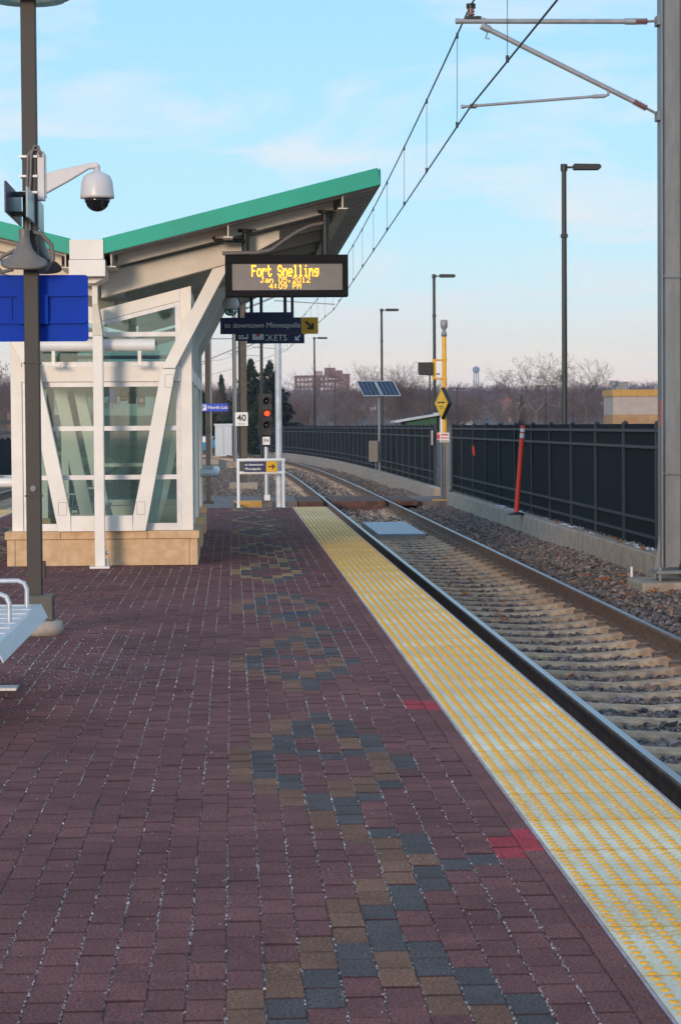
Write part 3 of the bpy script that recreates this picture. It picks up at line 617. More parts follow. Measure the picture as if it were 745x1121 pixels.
# rafters (tapered), purlins, deck and fascia
def zdeck(x):
    return 3.295 + .247*((x-XC)-.09) if x > XC else 3.292 + .247*((XC-x)-.265)
def rafter(y, d=.12):
    for s in (1, -1):
        p = [(.02, 2.90), (1.5, 3.287), (1.93, 3.52), (1.93, 3.605), (1.5, 3.50), (.02, 3.15)]
        MB().prism([(XC+s*a, b) for a, b in p], y, y+d).build('rafter', CREAM, SH, .004)
        MB().prism([(XC+s*a, b) for a, b in ((.02, 2.88), (1.5, 3.267), (1.93, 3.50), (1.93, 3.519), (1.5, 3.286), (.02, 2.899))], y-.05, y+d+.05).build('rafter_flange', CREAM, SH)
for y in (24.66, 28.22, 31.82, 34.3): rafter(y)
for s in (1, -1):
    us = .09 if s == 1 else .265
    for u in (.16, 1.38, 2.58):
        x = XC+s*max(u, us+.05); z = zdeck(x)
        b = MB().box(x-.006, x+.006, 24.0, 34.85, z-.14, z-.002).box(x-.05, x+.05, 23.97, 34.85, z-.152, z-.14); b.build('purlin', CREAM, SH)
    x0, x1 = XC+s*us, XC+s*2.965
    MB().prism([(x0, zdeck(x0)), (x1, zdeck(x1)), (x1, zdeck(x1)+.05), (x0, zdeck(x0)+.05)], 23.95, 34.9).build('roof_deck', SOFFIT, SH)
    for yb in (24.42, 26.3, 28.1, 29.9, 31.7, 33.5):        # cross beams under the deck
        xa, xb = XC+s*(us+.12), XC+s*2.50
        MB().prism([(xa, zdeck(xa)-.115), (xb, zdeck(xb)-.115), (xb, zdeck(xb)-.003), (xa, zdeck(xa)-.003)], yb, yb+.07).build('cross_beam', CREAM, SH)
    rb = MB()
    for k in range(26):
        ya = 24.1+.41*k; rb.prism([(x0+s*.05, zdeck(x0+s*.05)-.022), (x1-s*.05, zdeck(x1-s*.05)-.022), (x1-s*.05, zdeck(x1-s*.05)-.001), (x0+s*.05, zdeck(x0+s*.05)-.001)], ya, ya+.025)
    rb.build('soffit_rib', SOFFIT, SH)
    f = [(x0, zdeck(x0)-.0), (x1+s*.01, zdeck(x1)-.0), (x1-s*.02, zdeck(x1)+.175), (x0-s*.015, zdeck(x0)+.16)]
    MB().prism(f, 23.90, 23.948).build('fascia', GREEN, SH, .003)
    MB().prism(f, 34.902, 34.95).build('fascia', GREEN, SH, .003)
    MB().box(min(x1, x1+s*.012), max(x1, x1+s*.012), 23.95, 34.9, zdeck(x1)-.0, zdeck(x1)+.17).build('fascia', GREEN, SH)
    MB().prism([(x0, zdeck(x0)+.051), (x1, zdeck(x1)+.051), (x1, zdeck(x1)+.16), (x0, zdeck(x0)+.145)], 23.95, 34.9).build('roof_sheet', GREEN, SH)
# valley gutter boxes and column under them
sb('gutter_box', WHITE, XC-.263, XC+.088, 23.88, 34.9, 3.235, 3.44, .004); sb('gutter_box', WHITE, XC-.272, XC+.105, 23.87, 34.8, 3.06, 3.231, .004)
MB().prism([(XC-.02, 3.0), (XC+.10, 3.058), (XC-.285, 3.058), (XC-.2, 3.0)][::-1], 24.05, 24.6).build('gutter_chamfer', WHITE, SH)
col = MB().box(XC-.055, XC+.052, 24.22, 24.33, .02, 2.46).build('front_column', WHITE, SH, .01)
MB().box(XC-.11, XC+.10, 24.17, 24.38, 0, .022).build('base_plate', WHITE, col, .003)
MB().tube([(XC+.075, 24.3, .02), (XC+.075, 24.3, .10)], .018, 8).tube([(XC+.045, 24.3, .16), (XC+.085, 24.3, .16)], .02, 8).build('bolt', STEEL, col)
MB().prism([(XC-.055, 2.461), (XC+.052, 2.461), (XC+.004, 2.79), (XC-.055, 2.79)], 24.22, 24.6).build('column_haunch', CREAM, SH)
sb('column_neck', WHITE, XC-.055, XC+.003, 24.22, 24.3, 2.791, 3.0)
# light tube
lt = MB().tube([(-2.07, 24.52, 2.37), (-.82, 24.52, 2.37)], .067, 20).build('light_tube', WHITE2, SH)
for x in (-1.90, -.985): MB().box(x-.018, x+.018, 24.50, 24.54, 2.165, 2.31).box(x-.075, x+.075, 24.47, 24.6, 2.147, 2.164).build('bracket', WHITE, lt)
# lean rails at both sides
for xw, xo, y0, y1, z in ((-.43, -.24, 30.2, 32.6, .88), (-2.39, -2.66, 24.95, 26.3, .90)):
    k = .06; s = 1 if xo > xw else -1
    MB().tube([(xw, y0, z), (xo-s*k, y0, z), (xo-s*k*.3, y0+k*.3, z), (xo, y0+k, z), (xo, y1-k, z), (xo-s*k*.3, y1-k*.3, z), (xo-s*k, y1, z), (xw, y1, z)], .055, 14).build('lean_rail', WHITE2, SH)
# notices stuck to the glass inside
for (x, z, wd, hh, m, ring) in ((-1.29, 1.83, .09, .16, BLUE2, 0), (-1.175, 1.845, .085, .14, NAVY, 1), (-1.085, 1.81, .09, .13, NAVY, 0), (-.985, 1.77, .085, .12, NAVY, 1)):
    nn_ = MB().box(x-wd/2, x+wd/2, 24.86, 24.864, z-hh/2, z+hh/2).build('notice', m, SH)
    if ring:
        b = MB(); K = 18
        for (ra, rb_, q, yy) in ((.022, .030, PINKRED, 24.8585), (0, .021, SWHITE, 24.8587)):
            vs = [(x+rr_*math.cos(2*PI*k/K), yy, z+.012+rr_*math.sin(2*PI*k/K)) for rr_ in (max(ra, .0005), rb_) for k in range(K)]
            b.poly(vs, [(k, (k+1) % K, K+(k+1) % K, K+k) for k in range(K)], q)
        b.box(x-.014, x+.012, 24.8580, 24.8583, z+.009, z+.014, BLACK)
        b.poly([(x-.019, 24.8575, z+.030), (x-.015, 24.8575, z+.033), (x+.019, 24.8575, z-.006), (x+.015, 24.8575, z-.009)], [(0,1,2,3)], PINKRED)
        b.box(x-.03, x+.03, 24.8585, 24.8599, z-.048, z-.042, SWHITE); b.build('symbol', None, nn_)
# bench inside the shelter
t = thing('shelter_bench', (-1.6, 30, 0), 'pale slatted bench inside the glass shelter', 'bench')
for k in range(5): MB().box(-2.1+.09*k, -2.03+.09*k, 28.6, 31.6, .43, .46).build('slat', ALU, t)
for y in (28.8, 30.1, 31.4): MB().box(-2.05, -1.72, y, y+.05, 0, .43).build('leg', ALU, t)
for y in (28.7, 30.1, 31.5): MB().tube([(-2.1, y, .46), (-2.08, y, .66), (-1.76, y, .66), (-1.72, y, .46)], .015, 6).build('armrest', STEEL, t)

# ------------------------------------------------------------------ hanging signs
def rod(parent, x, y, z0, z1, r=.035, m=BLACK, name='hanger'): return MB().tube([(x, y, z0), (x, y, z1)], r, 8).build(name, m, parent)
D = thing('departure_display', (.61, 26, 2.97), 'hanging electronic display reading Fort Snelling in amber lights', 'display')
x0, x1, z0, z1 = -.07, 1.325, 2.965, 3.435
b = MB().box(x0, x1, 26.03, 26.28, z0, z1).box(x0, x1, 26.0, 26.03, z1-.10, z1).box(x0, x1, 26.0, 26.03, z0, z0+.07).box(x0, x0+.075, 26.0, 26.03, z0+.07, z1-.10).box(x1-.065, x1, 26.0, 26.03, z0+.07, z1-.10)
b.build('housing', mat('display_black', (.006,.0055,.007), .7, spec=.2, var=.1), D, .004)
MB().box(x0+.075, x1-.065, 26.024, 26.029, z0+.07, z1-.10).build('screen', LEDPANEL, D)
FONT = {'F':"11111 10000 10000 11110 10000 10000 10000",'o':"00000 00000 01110 10001 10001 10001 01110",'r':"00000 00000 10110 11001 10000 10000 10000",'t':"01000 01000 11110 01000 01000 01001 00110",'S':"01110 10001 10000 01110 00001 10001 01110",'n':"00000 00000 10110 11001 10001 10001 10001",'e':"00000 00000 01110 10001 11111 10000 01110",'l':"01100 00100 00100 00100 00100 00100 01110",'i':"00100 00000 01100 00100 00100 00100 01110",'g':"00000 00000 01111 10001 01111 00001 01110",'J':"00111 00010 00010 00010 00010 10010 01100",'a':"00000 00000 01110 00001 01111 10001 01111",'0':"01110 10001 10001 10001 10001 10001 01110",'5':"11111 10000 11110 00001 00001 10001 01110",',':"00000 00000 00000 00000 01100 00100 01000",'2':"01110 10001 00001 00010 00100 01000 11111",'1':"00100 01100 00100 00100 00100 00100 01110",'4':"00010 00110 01010 10010 11111 00010 00010",':':"00000 01100 01100 00000 01100 01100 00000",'9':"01110 10001 10001 01111 00001 00010 01100",'P':"11110 10001 10001 11110 10000 10000 10000",'M':"10001 11011 10101 10101 10001 10001 10001",' ':"00000 "*7}
def dots(s, xc, zc, pw, ph, yy, bold=False):
    b = MB(); n = len(s); W = (6*n-1)*pw; on = set()
    for i, chh in enumerate(s):
        for r_, row in enumerate(FONT[chh].split()):
            for c_, v in enumerate(row):
                if v == '1':
                    on.add((i*6+c_, r_))
    for (c_, r_) in on:
        x = xc-W/2+c_*pw; z = zc+3.5*ph-r_*ph; e = .12 if not bold else -.15
        b.box(x+pw*e, x+pw*(1-e), yy, yy+.003, z-ph*(1-.06), z-ph*.06)
    return tag(b.build('led_text', BULB, D), kind='stuff')
dots('Fort Snelling', .61, 3.254, .00985, .0188, 26.019, True); dots('Jan 05,2012', .61, 3.151, .0087, .0089, 26.019); dots('4:09 PM', .61, 3.082, .0088, .0089, 26.019)
for x, zt in ((.165, 3.70), (1.075, 3.91)):
    MB().tube([(x, 26.15, 3.43), (x, 26.15, zt)], .045, 14).tube([(x, 26.15, zt), (x, 26.15, zt+.02)], .085, 14).build('hanger', BLACK, D)
    MB().box(x-.09, x+.12, 26.07, 26.23, zt+.02, zt+.035).build('bracket', BLACK, D)
MB().tube([(1.05, 26.1, 3.80), (.9, 26.08, 3.77), (.75, 26.05, 3.70), (.6, 26.02, 3.60), (.45, 26.0, 3.49), (.3, 25.98, 3.46), (-.1, 25.98, 3.45)], .022, 8).build('conduit', GREYPL, D)
MB().tube([(.15, 26.1, 3.60), (0, 26.05, 3.60), (-.18, 26.0, 3.60), (-.2, 26., 3.64)], .022, 8).build('conduit', BLACK, D)

KS = 24.3/26.0          # the display hangs in front of the first rafter: bring its parts there at their real size
D.location = (.57, 24.3, 2.87)
for ch_ in D.children:
    v = np.empty(len(ch_.data.vertices)*3, np.float32); ch_.data.vertices.foreach_get('co', v); v = v.reshape(-1, 3)
    v += np.array([.61, 26, 2.97]) - [0, 0, 1.49]; v *= KS; v += [0, 0, 1.49]; v -= np.array([.57, 24.3, 2.87]); ch_.data.vertices.foreach_set('co', v.astype(np.float32).ravel())
sg = thing('hanging_sign', (.48, 30, 2.7), 'navy hanging sign reading to downtown Minneapolis with a yellow arrow square at its right end', 'sign')
MB().box(-.15, .91, 30, 30.05, 2.70, 2.915).build('panel', NAVY, sg, .003); MB().box(.912, 1.13, 30, 30.05, 2.70, 2.915).build('arrow_panel', YEL, sg, .003)
MB().box(.17, .80, 30.01, 30.05, 2.916, 2.985).build('top_panel', NAVY, sg)
text('lettering', 'to downtown Minneapolis', -.095, 29.998, 2.812, .098, SWHITE, sg, sx=.955)
arrow(1.02, 29.998, 2.808, .15, -PI/4, BLACK, 'arrow', sg, .2)
for x in (.26, .70): rod(sg, x, 30.03, 2.985, 3.6, .022)
sg = thing('hanging_sign', (.65, 34, 2.73), 'navy hanging sign reading TICKETS with a small white arrow, behind the downtown sign', 'sign')
MB().box(.22, 1.075, 34, 34.05, 2.72, 2.96).build('panel', NAVY, sg, .003); text('lettering', 'TICKETS', .335, 33.998, 2.80, .128, SWHITE, sg); arrow(.975, 33.998, 2.80, .11, -3*PI/4, SWHITE, 'arrow', sg, .2)
for x in (.44, .9): rod(sg, x, 34.03, 2.96, 3.6, .022)
sg = thing('hanging_sign', (.2, 32, 2.7), 'short navy sign with white pictograms peeking below the downtown sign', 'sign')
MB().box(.05, .47, 32, 32.05, 2.685, 2.92).build('panel', NAVY, sg, .003)
MB().box(.09, .23, 31.996, 31.999, 2.71, 2.735).box(.09, .17, 31.996, 31.999, 2.745, 2.765).box(.21, .23, 31.996, 31.999, 2.736, 2.78).build('pictogram', SWHITE, sg)
pc = MB().box(.285, .445, 31.996, 31.999, 2.70, 2.84).build('pictogram', SWHITE, sg); MB().box(.345, .385, 31.993, 31.9955, 2.745, 2.84).box(.325, .405, 31.994, 31.996, 2.775, 2.81).build('red_mark', PINKRED, pc)
rod(sg, .1, 32.03, 2.92, 3.55, .02)
dc = thing('dome_camera', (-.01, 27, 2.8), 'white dome camera with clear lower bowl hanging under the shelter roof', 'camera')
MB().lathe((-.01, 27, 2.93), [(.02,.10),(.06,.085),(.088,.05),(.1,0),(.095,-.04),(.08,-.06)][::-1], 20).build('housing', CAMW, dc)
MB().lathe((-.01, 27, 2.8), [(.03,-.005),(.06,.01),(.076,.04),(.078,.075)], 20).build('bowl', LGLASS, dc)
MB().lathe((-.01, 27, 2.84), [(.025,-.02),(.035,.0),(.03,.03)], 12).build('lens', BLACK, dc)
rod(dc, -.01, 27, 3.03, 3.6, .02, CREAM, 'stem')

# ------------------------------------------------------------------ near lamp post and what hangs on it
PX, PY = -1.433, 16.55
lp = thing('lamp_post', (PX, PY, 0), 'dark bronze square lamp post with round lamp top beside the shelter, nearest the camera', 'lamp post')
MB().box(PX-.053, PX+.053, PY-.053, PY+.053, .06, 4.75).build('pole', DBRONZE, lp, .006)
MB().lathe((PX+.03, PY, 0), [(.17,0),(.172,.05),(.16,.095),(.10,.105)], 28).build('concrete_footing', CONC, lp)
MB().box(PX-.06, PX+.135, PY-.09, PY+.07, .10, .29).build('base_box', mat('base_cover', (.075,.075,.07), .5), lp, .012)
MB().box(PX+.054, PX+.078, PY-.045, PY+.02, .40, .53).build('junction_box', DBRONZE, lp, .004)
for z in (.995, 1.95): MB().box(PX-.06, PX+.06, PY-.06, PY+.06, z, z+.012).build('band', BLACK, lp)
MB().tube([(PX, PY-.053, 1.055), (PX, PY-.07, 1.055)], .022, 12).tube([(PX, PY-.07, 1.055), (PX, PY-.078, 1.055)], .011, 10).build('knob', GALV, lp)
dsk = MB().lathe((PX, PY+.0, 4.56), [(.27,.0),(.30,.005),(.30,.035),(.24,.06),(.06,.12)], 40).build('lamp_shade', DBRONZE, lp)
MB().lathe((PX, PY, 4.545), [(.08,0),(.265,0),(.265,.013),(.08,.013)], 36).build('lens', mat('lamp_lens', (.30,.45,.48), .15), dsk)
QX = PX-.02
cc = thing('security_camera', (PX+.09, PY, 3.2), 'white dome camera on a bracket arm clamped to the near lamp post', 'camera')
MB().box(QX+.075, QX+.125, PY-.05, PY+.05, 3.12, 3.47).box(QX+.125, QX+.135, PY-.035, PY+.035, 3.14, 3.45).build('back_plate', CAMW, cc, .006)
MB().prism([(QX+.135, 3.17), (QX+.135, 3.31), (QX+.2, 3.335), (QX+.49, 3.395), (QX+.51, 3.385), (QX+.51, 3.355), (QX+.44, 3.345), (QX+.30, 3.26)][::-1], PY-.03, PY+.03).build('arm', CAMW, cc, .008)
MB().lathe((QX+.497, PY, 3.12), [(.12,.015),(.122,.03),(.112,.13),(.095,.175),(.05,.20),(.025,.21),(.025,.25)], 28).build('housing', CAMW, cc)
MB().lathe((QX+.497, PY, 3.02), [(.006,.02),(.03,.025),(.055,.038),(.075,.06),(.083,.085),(.09,.09),(.092,.115)], 28).build('dome', DOMEB, cc)
for z in (3.175, 3.29, 3.43):
    MB().box(PX-.075, QX+.076, PY-.062, PY-.057, z-.008, z+.008).box(PX-.066, PX-.06, PY-.06, PY+.06, z-.008, z+.008).build('strap', STEEL, cc)
for dy_, r0 in ((-.075, 0), (-.065, .022)):
    MB().tube([(QX+.10, PY+dy_, 3.45-r0), (QX+.085, PY+dy_, 3.50-r0), (QX+.06-r0, PY+dy_, 3.505-r0*1.5), (QX+.035-r0, PY+dy_, 3.44), (PX+.01-r0, PY+dy_, 3.30), (PX-.005-r0, PY+dy_, 3.1), (PX-.0-r0, PY+dy_, 2.9)], .0105, 8).build('cable', GREYPL, cc)
# paired blade sign panels
bs = thing('blade_sign', (PX, PY, 2.95), 'pair of thin blade panels on the near lamp post, one pale and one dark blue', 'sign')
MB().box(PX+.02, PX+.034, 15.95, 17.3, 2.95, 3.16).build('panel', mat('pale_panel', (.36,.42,.42), .3, var=.05), bs, .003)
MB().box(PX-.128, PX-.112, 15.95, 17.1, 2.985, 3.20).build('panel', mat('dark_navy_panel', (.01,.02,.07), .4), bs, .003)
MB().box(PX-.112, PX+.02, 16.40, 16.49, 3.0, 3.03).box(PX-.112, PX+.02, 16.40, 16.49, 3.14, 3.17).build('bracket', BLACK, bs)
# horn loudspeakers
def horn(yrot, loc, label):
    t = thing('horn_speaker', loc, label, 'loudspeaker', None); t.rotation_euler = (0, 0, yrot)
    K = 24; vs = []
    def ring(cy_, cz_, a, b_, tilt):
        for k in range(K):
            u = 2*PI*k/K; e = .75; px_ = math.copysign(abs(math.cos(u))**e, math.cos(u))*a; q_ = math.copysign(abs(math.sin(u))**e, math.sin(u))*b_
            vs.append((px_, cy_+q_*math.cos(tilt), cz_+q_*math.sin(tilt)))
    path = [(0, .16, .036, .036, .05), (-.002, .11, .045, .042, .08), (-.008, .06, .062, .05, .15), (-.018, .015, .095, .062, .36), (-.03, -.025, .145, .075, .60), (-.034, -.038, .168, .082, .68)]
    for p_ in path: ring(*p_)
    for p_ in ((-.036, -.036, .156, .071, .68), (-.026, -.02, .12, .055, .55), (-.012, .01, .06, .035, .28)): ring(*p_)
    b = MB(); tot = len(path)+3
    b.poly(vs, [(i*K+k, i*K+(k+1) % K, (i+1)*K+(k+1) % K, (i+1)*K+k) for i in range(tot-1) for k in range(K)], GREYPL, True)
    m = bpy.data.meshes.new('bell'); m.from_pydata(b.v, [], b.f); m.materials.append(GREYPL); [setattr(p_, 'use_smooth', True) for p_ in m.polygons]; link('bell', m, t)
    m2 = MB(); m2.tube([(0, 0, .15), (0, .0, .205)], .040, 14); m2.tube([(0, .03, .15), (0, .08, .12), (0, .10, .05)], .012, 6)
    me = bpy.data.meshes.new('driver'); me.from_pydata(m2.v, [], m2.f); me.materials.append(GREYPL); link('driver', me, t)
    m3 = MB(); m3.lathe((0, -.045, -.045), [(.02, 0), (.026, .01), (.026, .06)], 12); me = bpy.data.meshes.new('throat'); me.from_pydata(m3.v, [], m3.f); me.materials.append(NAVY); link('throat', me, t)
    return t
horn(.05, (PX-.035, PY-.14, 2.70), 'grey horn loudspeaker on the near lamp post, mouth towards the camera')
horn(PI*.80, (PX+.045, PY+.15, 2.70), 'second grey horn loudspeaker behind the lamp post, turned away to the right')
MB().tube([(PX+.02, PY-.07, 2.89), (PX+.08, PY-.07, 2.88), (PX+.155, PY-.06, 2.80), (PX+.165, PY-.05, 2.70), (PX+.11, PY-.05, 2.62)], .016, 8).tube([(PX-.1, PY-.0, 2.77), (PX-.2, PY, 2.72), (PX-.25, PY, 2.66), (PX-.2, PY, 2.61), (PX-.12, PY, 2.63)], .014, 8).build('speaker_cable', GREYPL, bpy.data.objects['horn_speaker'])
# back of the blue sign
sg = thing('blue_sign', (PX, PY+.12, 2.3), 'blank blue back of a wide sign fixed behind the near lamp post', 'sign')
def rrect(x0, x1, z0, z1, r, n=5):
    p = []
    for cx_, cz, a0 in ((x1-r, z0+r, -PI/2), (x1-r, z1-r, 0), (x0+r, z1-r, PI/2), (x0+r, z0+r, PI)): p += [(cx_+r*math.cos(a0+PI/2*k/n), cz+r*math.sin(a0+PI/2*k/n)) for k in range(n+1)]
    return p
MB().prism(rrect(-1.98, -1.035, 2.115, 2.595, .025), PY+.10, PY+.106).build('panel', BLUE, sg)
for z in (2.445, 2.25): MB().box(-1.96, -1.055, PY+.075, PY+.0995, z-.006, z+.006).build('stiffener', BLUE, sg)
MB().box(PX-.11, PX+.11, PY+.056, PY+.0745, 2.24, 2.45).box(PX-.155, PX-.15, PY+.09, PY+.0995, 2.27, 2.43).build('bracket', BLUE, sg)

# second lamp post beyond the shelter, with its lot sign
lp2 = thing('lamp_post', (-.56, 52, -.27), 'brown lamp post on the concrete path beyond the shelter', 'lamp post')
MB().box(-.615, -.505, 51.95, 52.05, -.2, 4.4).build('pole', DBRONZE, lp2); MB().lathe((-.56, 52, 4.3), [(.27,0),(.30,.005),(.30,.035),(.06,.12)], 24).build('lamp_shade', DBRONZE, lp2)
MB().box(-.68, -.44, 51.88, 52.12, -.29, -.19).build('base_box', BLACK, lp2)
MB().box(-.62, -.5, 51.9, 51.949, 1.35, 1.50).build('junction_box', BLACK, lp2)
sg = thing('lot_sign', (-.45, 51.85, 1.85), 'bright blue sign reading P North Lot on the brown lamp post', 'sign')
MB().box(-.74, -.10, 51.86, 51.89, 1.835, 2.015).build('panel', BLUE2, sg)
pb = MB().prism(rrect(-.715, -.585, 1.86, 1.99, .02), 51.852, 51.858).build('pictogram', SWHITE, sg); text('letter', 'P', -.65, 51.849, 1.925, .13, BLUE2, pb, 'CENTER', bold=.003)
text('lettering', 'North Lot', -.555, 51.855, 1.925, .105, SWHITE, sg, bold=.0015)

# bench in the left foreground
bn = thing('platform_bench', (-1.4, 12.5, 0), 'perforated silver metal bench with tube armrests at the left edge of the photo', 'bench')
PERF = mat('perforated_aluminium', (.50,.56,.62), .35, .6, scale=160, col2=(.66,.72,.78), stretch=(1,1,1), lo=.45, hi=.55)
MB().box(-1.68, -1.135, 10.9, 13.5, .44, .452).build('seat', PERF, bn)
MB().prism([(-1.1345, .452), (-1.097, .375), (-1.101, .372), (-1.1345, .436)], 10.9, 13.5).build('front_lip', STEEL, bn)
MB().prism([(-1.68, .44), (-1.136, .44), (-1.102, .375), (-1.68, .375)], 13.5, 13.508).build('end_plate', STEEL, bn)
for k in range(9): MB().box(-1.66, -1.16, 10.98+.3*k, 11.0+.3*k, .4525, .4565).build('seat_rib', STEEL, bn)
for y in (13.3, 12.25, 11.2):
    MB().tube([(-1.20, y, .45), (-1.20, y, .555), (-1.215, y, .59), (-1.25, y, .605), (-1.62, y, .605), (-1.65, y, .59), (-1.66, y, .45)], .014, 10).build('armrest', STEEL, bn)
for y in (11.4, 13.0):
    MB().box(-1.46, -1.38, y, y+.08, .02, .44).box(-1.65, -1.16, y, y+.08, .36, .437).build('leg', STEEL, bn); MB().box(-1.62, -1.235, y-.03, y+.11, .001, .02).build('foot', STEEL, bn, .003)

# ------------------------------------------------------------------ platform end: handrail, tall post, signal
hr = thing('end_handrail', (.5, 43, 0), 'white tube handrail frame at the platform end', 'handrail')
for x in (.10, .945): MB().tube([(x, 42.9, -.05), (x, 42.9, .86)], .032, 10).build('post', WHITE2, hr); MB().box(x-.07, x+.07, 42.83, 42.97, -.08, -.03).build('foot', WHITE2, hr)
for z in (.86, .62): MB().tube([(.07, 42.9, z), (.975, 42.9, z)], .03, 10).build('rail', WHITE2, hr)
sg = thing('handrail_sign', (.5, 42.85, .62), 'small navy sign reading to downtown Minneapolis with a yellow arrow square on the handrail', 'sign')
MB().box(.20, .622, 42.84, 42.86, .64, .83).build('panel', NAVY, sg); MB().box(.624, .83, 42.84, 42.86, .64, .83).build('arrow_panel', YEL, sg)
text('lettering', 'to downtown', .225, 42.838, .775, .062, SWHITE, sg, bold=.0008); text('lettering', 'Minneapolis', .225, 42.838, .695, .062, SWHITE, sg, bold=.0008); arrow(.727, 42.838, .735, .13, 0, BLACK, 'arrow', sg, .17)
tp = thing('steel_post', (.87, 43.3, 0), 'tall shiny white tubular post rising behind the handrail', 'post')
MB().tube([(.87, 43.3, -.1), (.87, 43.3, 3.3)], .062, 18).build('pole', mat('shiny_post', (.62,.64,.67), .42, .1), tp); MB().box(.78, .96, 43.2, 43.4, -.14, -.09).build('base_plate', STEEL, tp)
MB().box(.0, .9, 43.26, 43.34, 3.301, 3.36).build('cap_arm', STEEL, tp)
SG = thing('rail_signal', (.80, 54.8, -.45), 'black three lamp railway signal showing red on a silver mast', 'signal')
MB().tube([(.80, 54.8, -.4), (.80, 54.8, 1.0)], .058, 14).build('mast', STEEL, SG); MB().box(.68, .92, 54.7, 54.9, -.5, -.28).build('base', CONC2, SG); MB().box(.74, .88, 54.65, 54.75, -.28, -.15).build('junction_box', SWHITE, SG)
MB().tube([(.80, 54.8, 1.0), (.80, 54.8, 1.25)], .075, 12).build('collar', BLACK, SG)
MB().box(.62, .80, 54.8, 54.95, 1.25, 2.28).box(.68, .95, 54.7, 54.85, 1.28, 2.27).build('housing', BLACK, SG, .01)
for i, z in enumerate((2.09, 1.80, 1.52)):
    b = MB(); K = 20; vs = []
    for yy in (54.50, 54.70):
        for r_ in (.105, .095): vs += [(.82+r_*math.cos(2*PI*k/K), yy, z+r_*math.sin(2*PI*k/K)) for k in range(K)]
    seg = [k for k in range(K) if not (12 <= k <= 17)]
    for k in seg:
        q = (k+1) % K; b.poly(vs, [(k, q, 2*K+q, 2*K+k), (K+k, K+q, 3*K+q, 3*K+k), (k, q, K+q, K+k)], BLACK)
    hd = b.build('lamp_hood', BLACK, SG)
    MB().lathe((.82, 54.69, z), [(.062, 0), (.05, .012), (.01, .02)][::-1], 18, axis=(0, -1, 0)).build('lamp', REDLAMP if i == 1 else DOMEB, hd)
pl = MB().box(.715, .885, 54.66, 54.68, 1.05, 1.24).build('number_plate', SWHITE, SG); text('number', '94', .80, 54.655, 1.145, .12, BLACK, pl, 'CENTER')

# ------------------------------------------------------------------ catenary
def hsec(b, x, y, z0, z1, w_, d_, t=.02):      # H column, flanges at the left and right
    b.box(x-w_/2, x-w_/2+t, y-d_/2, y+d_/2, z0, z1); b.box(x+w_/2-t, x+w_/2, y-d_/2, y+d_/2, z0, z1); b.box(x-w_/2+t, x+w_/2-t, y-.01, y+.01, z0, z1)
p1 = thing('catenary_pole', (5.125, 26.6, -.45), 'grey steel catenary pole on a concrete footing at the right edge', 'catenary pole')
b = MB(); hsec(b, 5.127, 26.6, -.20, 7.6, .262, .25); b.build('pole', GALV, p1, .003)
MB().box(4.70, 5.6, 26.12, 27.18, -.75, -.345).build('footing', CONC, p1, .035)
MB().box(4.92, 5.33, 26.38, 26.82, -.265, -.225).build('base_plate', GALV, p1, .004)
for x in (4.97, 5.28):
    for y in (26.43, 26.77): MB().tube([(x, y, -.345), (x, y, -.18)], .018, 8).tube([(x, y, -.31), (x, y, -.275)], .032, 6).tube([(x, y, -.224), (x, y, -.20)], .032, 6).build('anchor_bolt', GALV, p1)
for s in (-1, 1): MB().prism([(5.127+s*.132, -.224), (5.127+s*.20, -.224), (5.127+s*.133, .20), (5.127+s*.132, .20)], 26.59, 26.61).build('gusset', GALV, p1)
MB().box(4.9895, 4.9955, 26.49, 26.58, 1.46, 1.76).build('marker', mat('orange_marker', (.6,.10,.03), .6), p1)
for z in (.9, 3.2): MB().box(4.99, 5.264, 26.466, 26.474, z, z+.012).build('strap', GALV, p1)
MB().tube([(5.20, 26.42, -.31), (5.20, 26.42, -.17), (5.23, 26.42, -.09), (5.255, 26.44, .01)], .012, 6).build('earth_wire', BLACK, p1)
INS = mat('insulator', (.17,.075,.08), .35)
def insul(b, p, q, n=6, r=.045):
    p, q = Vector(p), Vector(q); pts = []; rs = []
    for k in range(2*n+1): pts.append(p.lerp(q, k/(2*n))); rs.append(r if k % 2 else r*.5)
    b.tube(pts, rs, 10)
t = thing('cantilever', (5.02, 26.60, 5.15), 'grey tube cantilever arms reaching over the track from the right edge pole', 'catenary arm')
zt = 6.172
MB().tube([(2.63, 26.60, zt), (4.62, 26.60, zt)], .030, 12).build('top_tube', TUBEM, t)
MB().tube([(4.60, 26.60, zt), (4.72, 26.60, zt)], .038, 12).tube([(2.62, 26.60, zt), (2.66, 26.60, zt)], .034, 12).build('tube_clamp', TUBEM, t)
b = MB(); insul(b, (4.71, 26.60, zt), (4.86, 26.60, zt)); b.build('insulator', INS, t)
MB().tube([(4.86, 26.60, zt), (4.995, 26.60, zt+.01)], .016, 8).box(4.96, 4.994, 26.50, 26.70, zt-.05, zt+.06).build('pole_bracket', GALV, t)
MB().tube([(2.96, 26.60, zt-.07), (4.70, 26.60, 5.245)], .031, 12).build('diagonal_tube', TUBEM, t)
MB().tube([(2.92, 26.60, zt-.05), (3.02, 26.60, zt-.10)], .043, 10).tube([(2.95, 26.60, zt-.06), (2.95, 26.60, zt+.04)], .018, 8).tube([(3.0, 26.60, zt-.1), (2.97, 26.60, zt-.2), (3.02, 26.60, zt-.2)], .01, 6).build('tube_clamp', TUBEM, t)
b = MB(); insul(b, (4.70, 26.60, 5.245), (4.85, 26.60, 5.165)); b.build('insulator', INS, t)
MB().tube([(4.85, 26.60, 5.165), (4.995, 26.60, 5.09)], .016, 8).box(4.96, 4.994, 26.50, 26.70, 5.02, 5.13).build('pole_bracket', GALV, t)
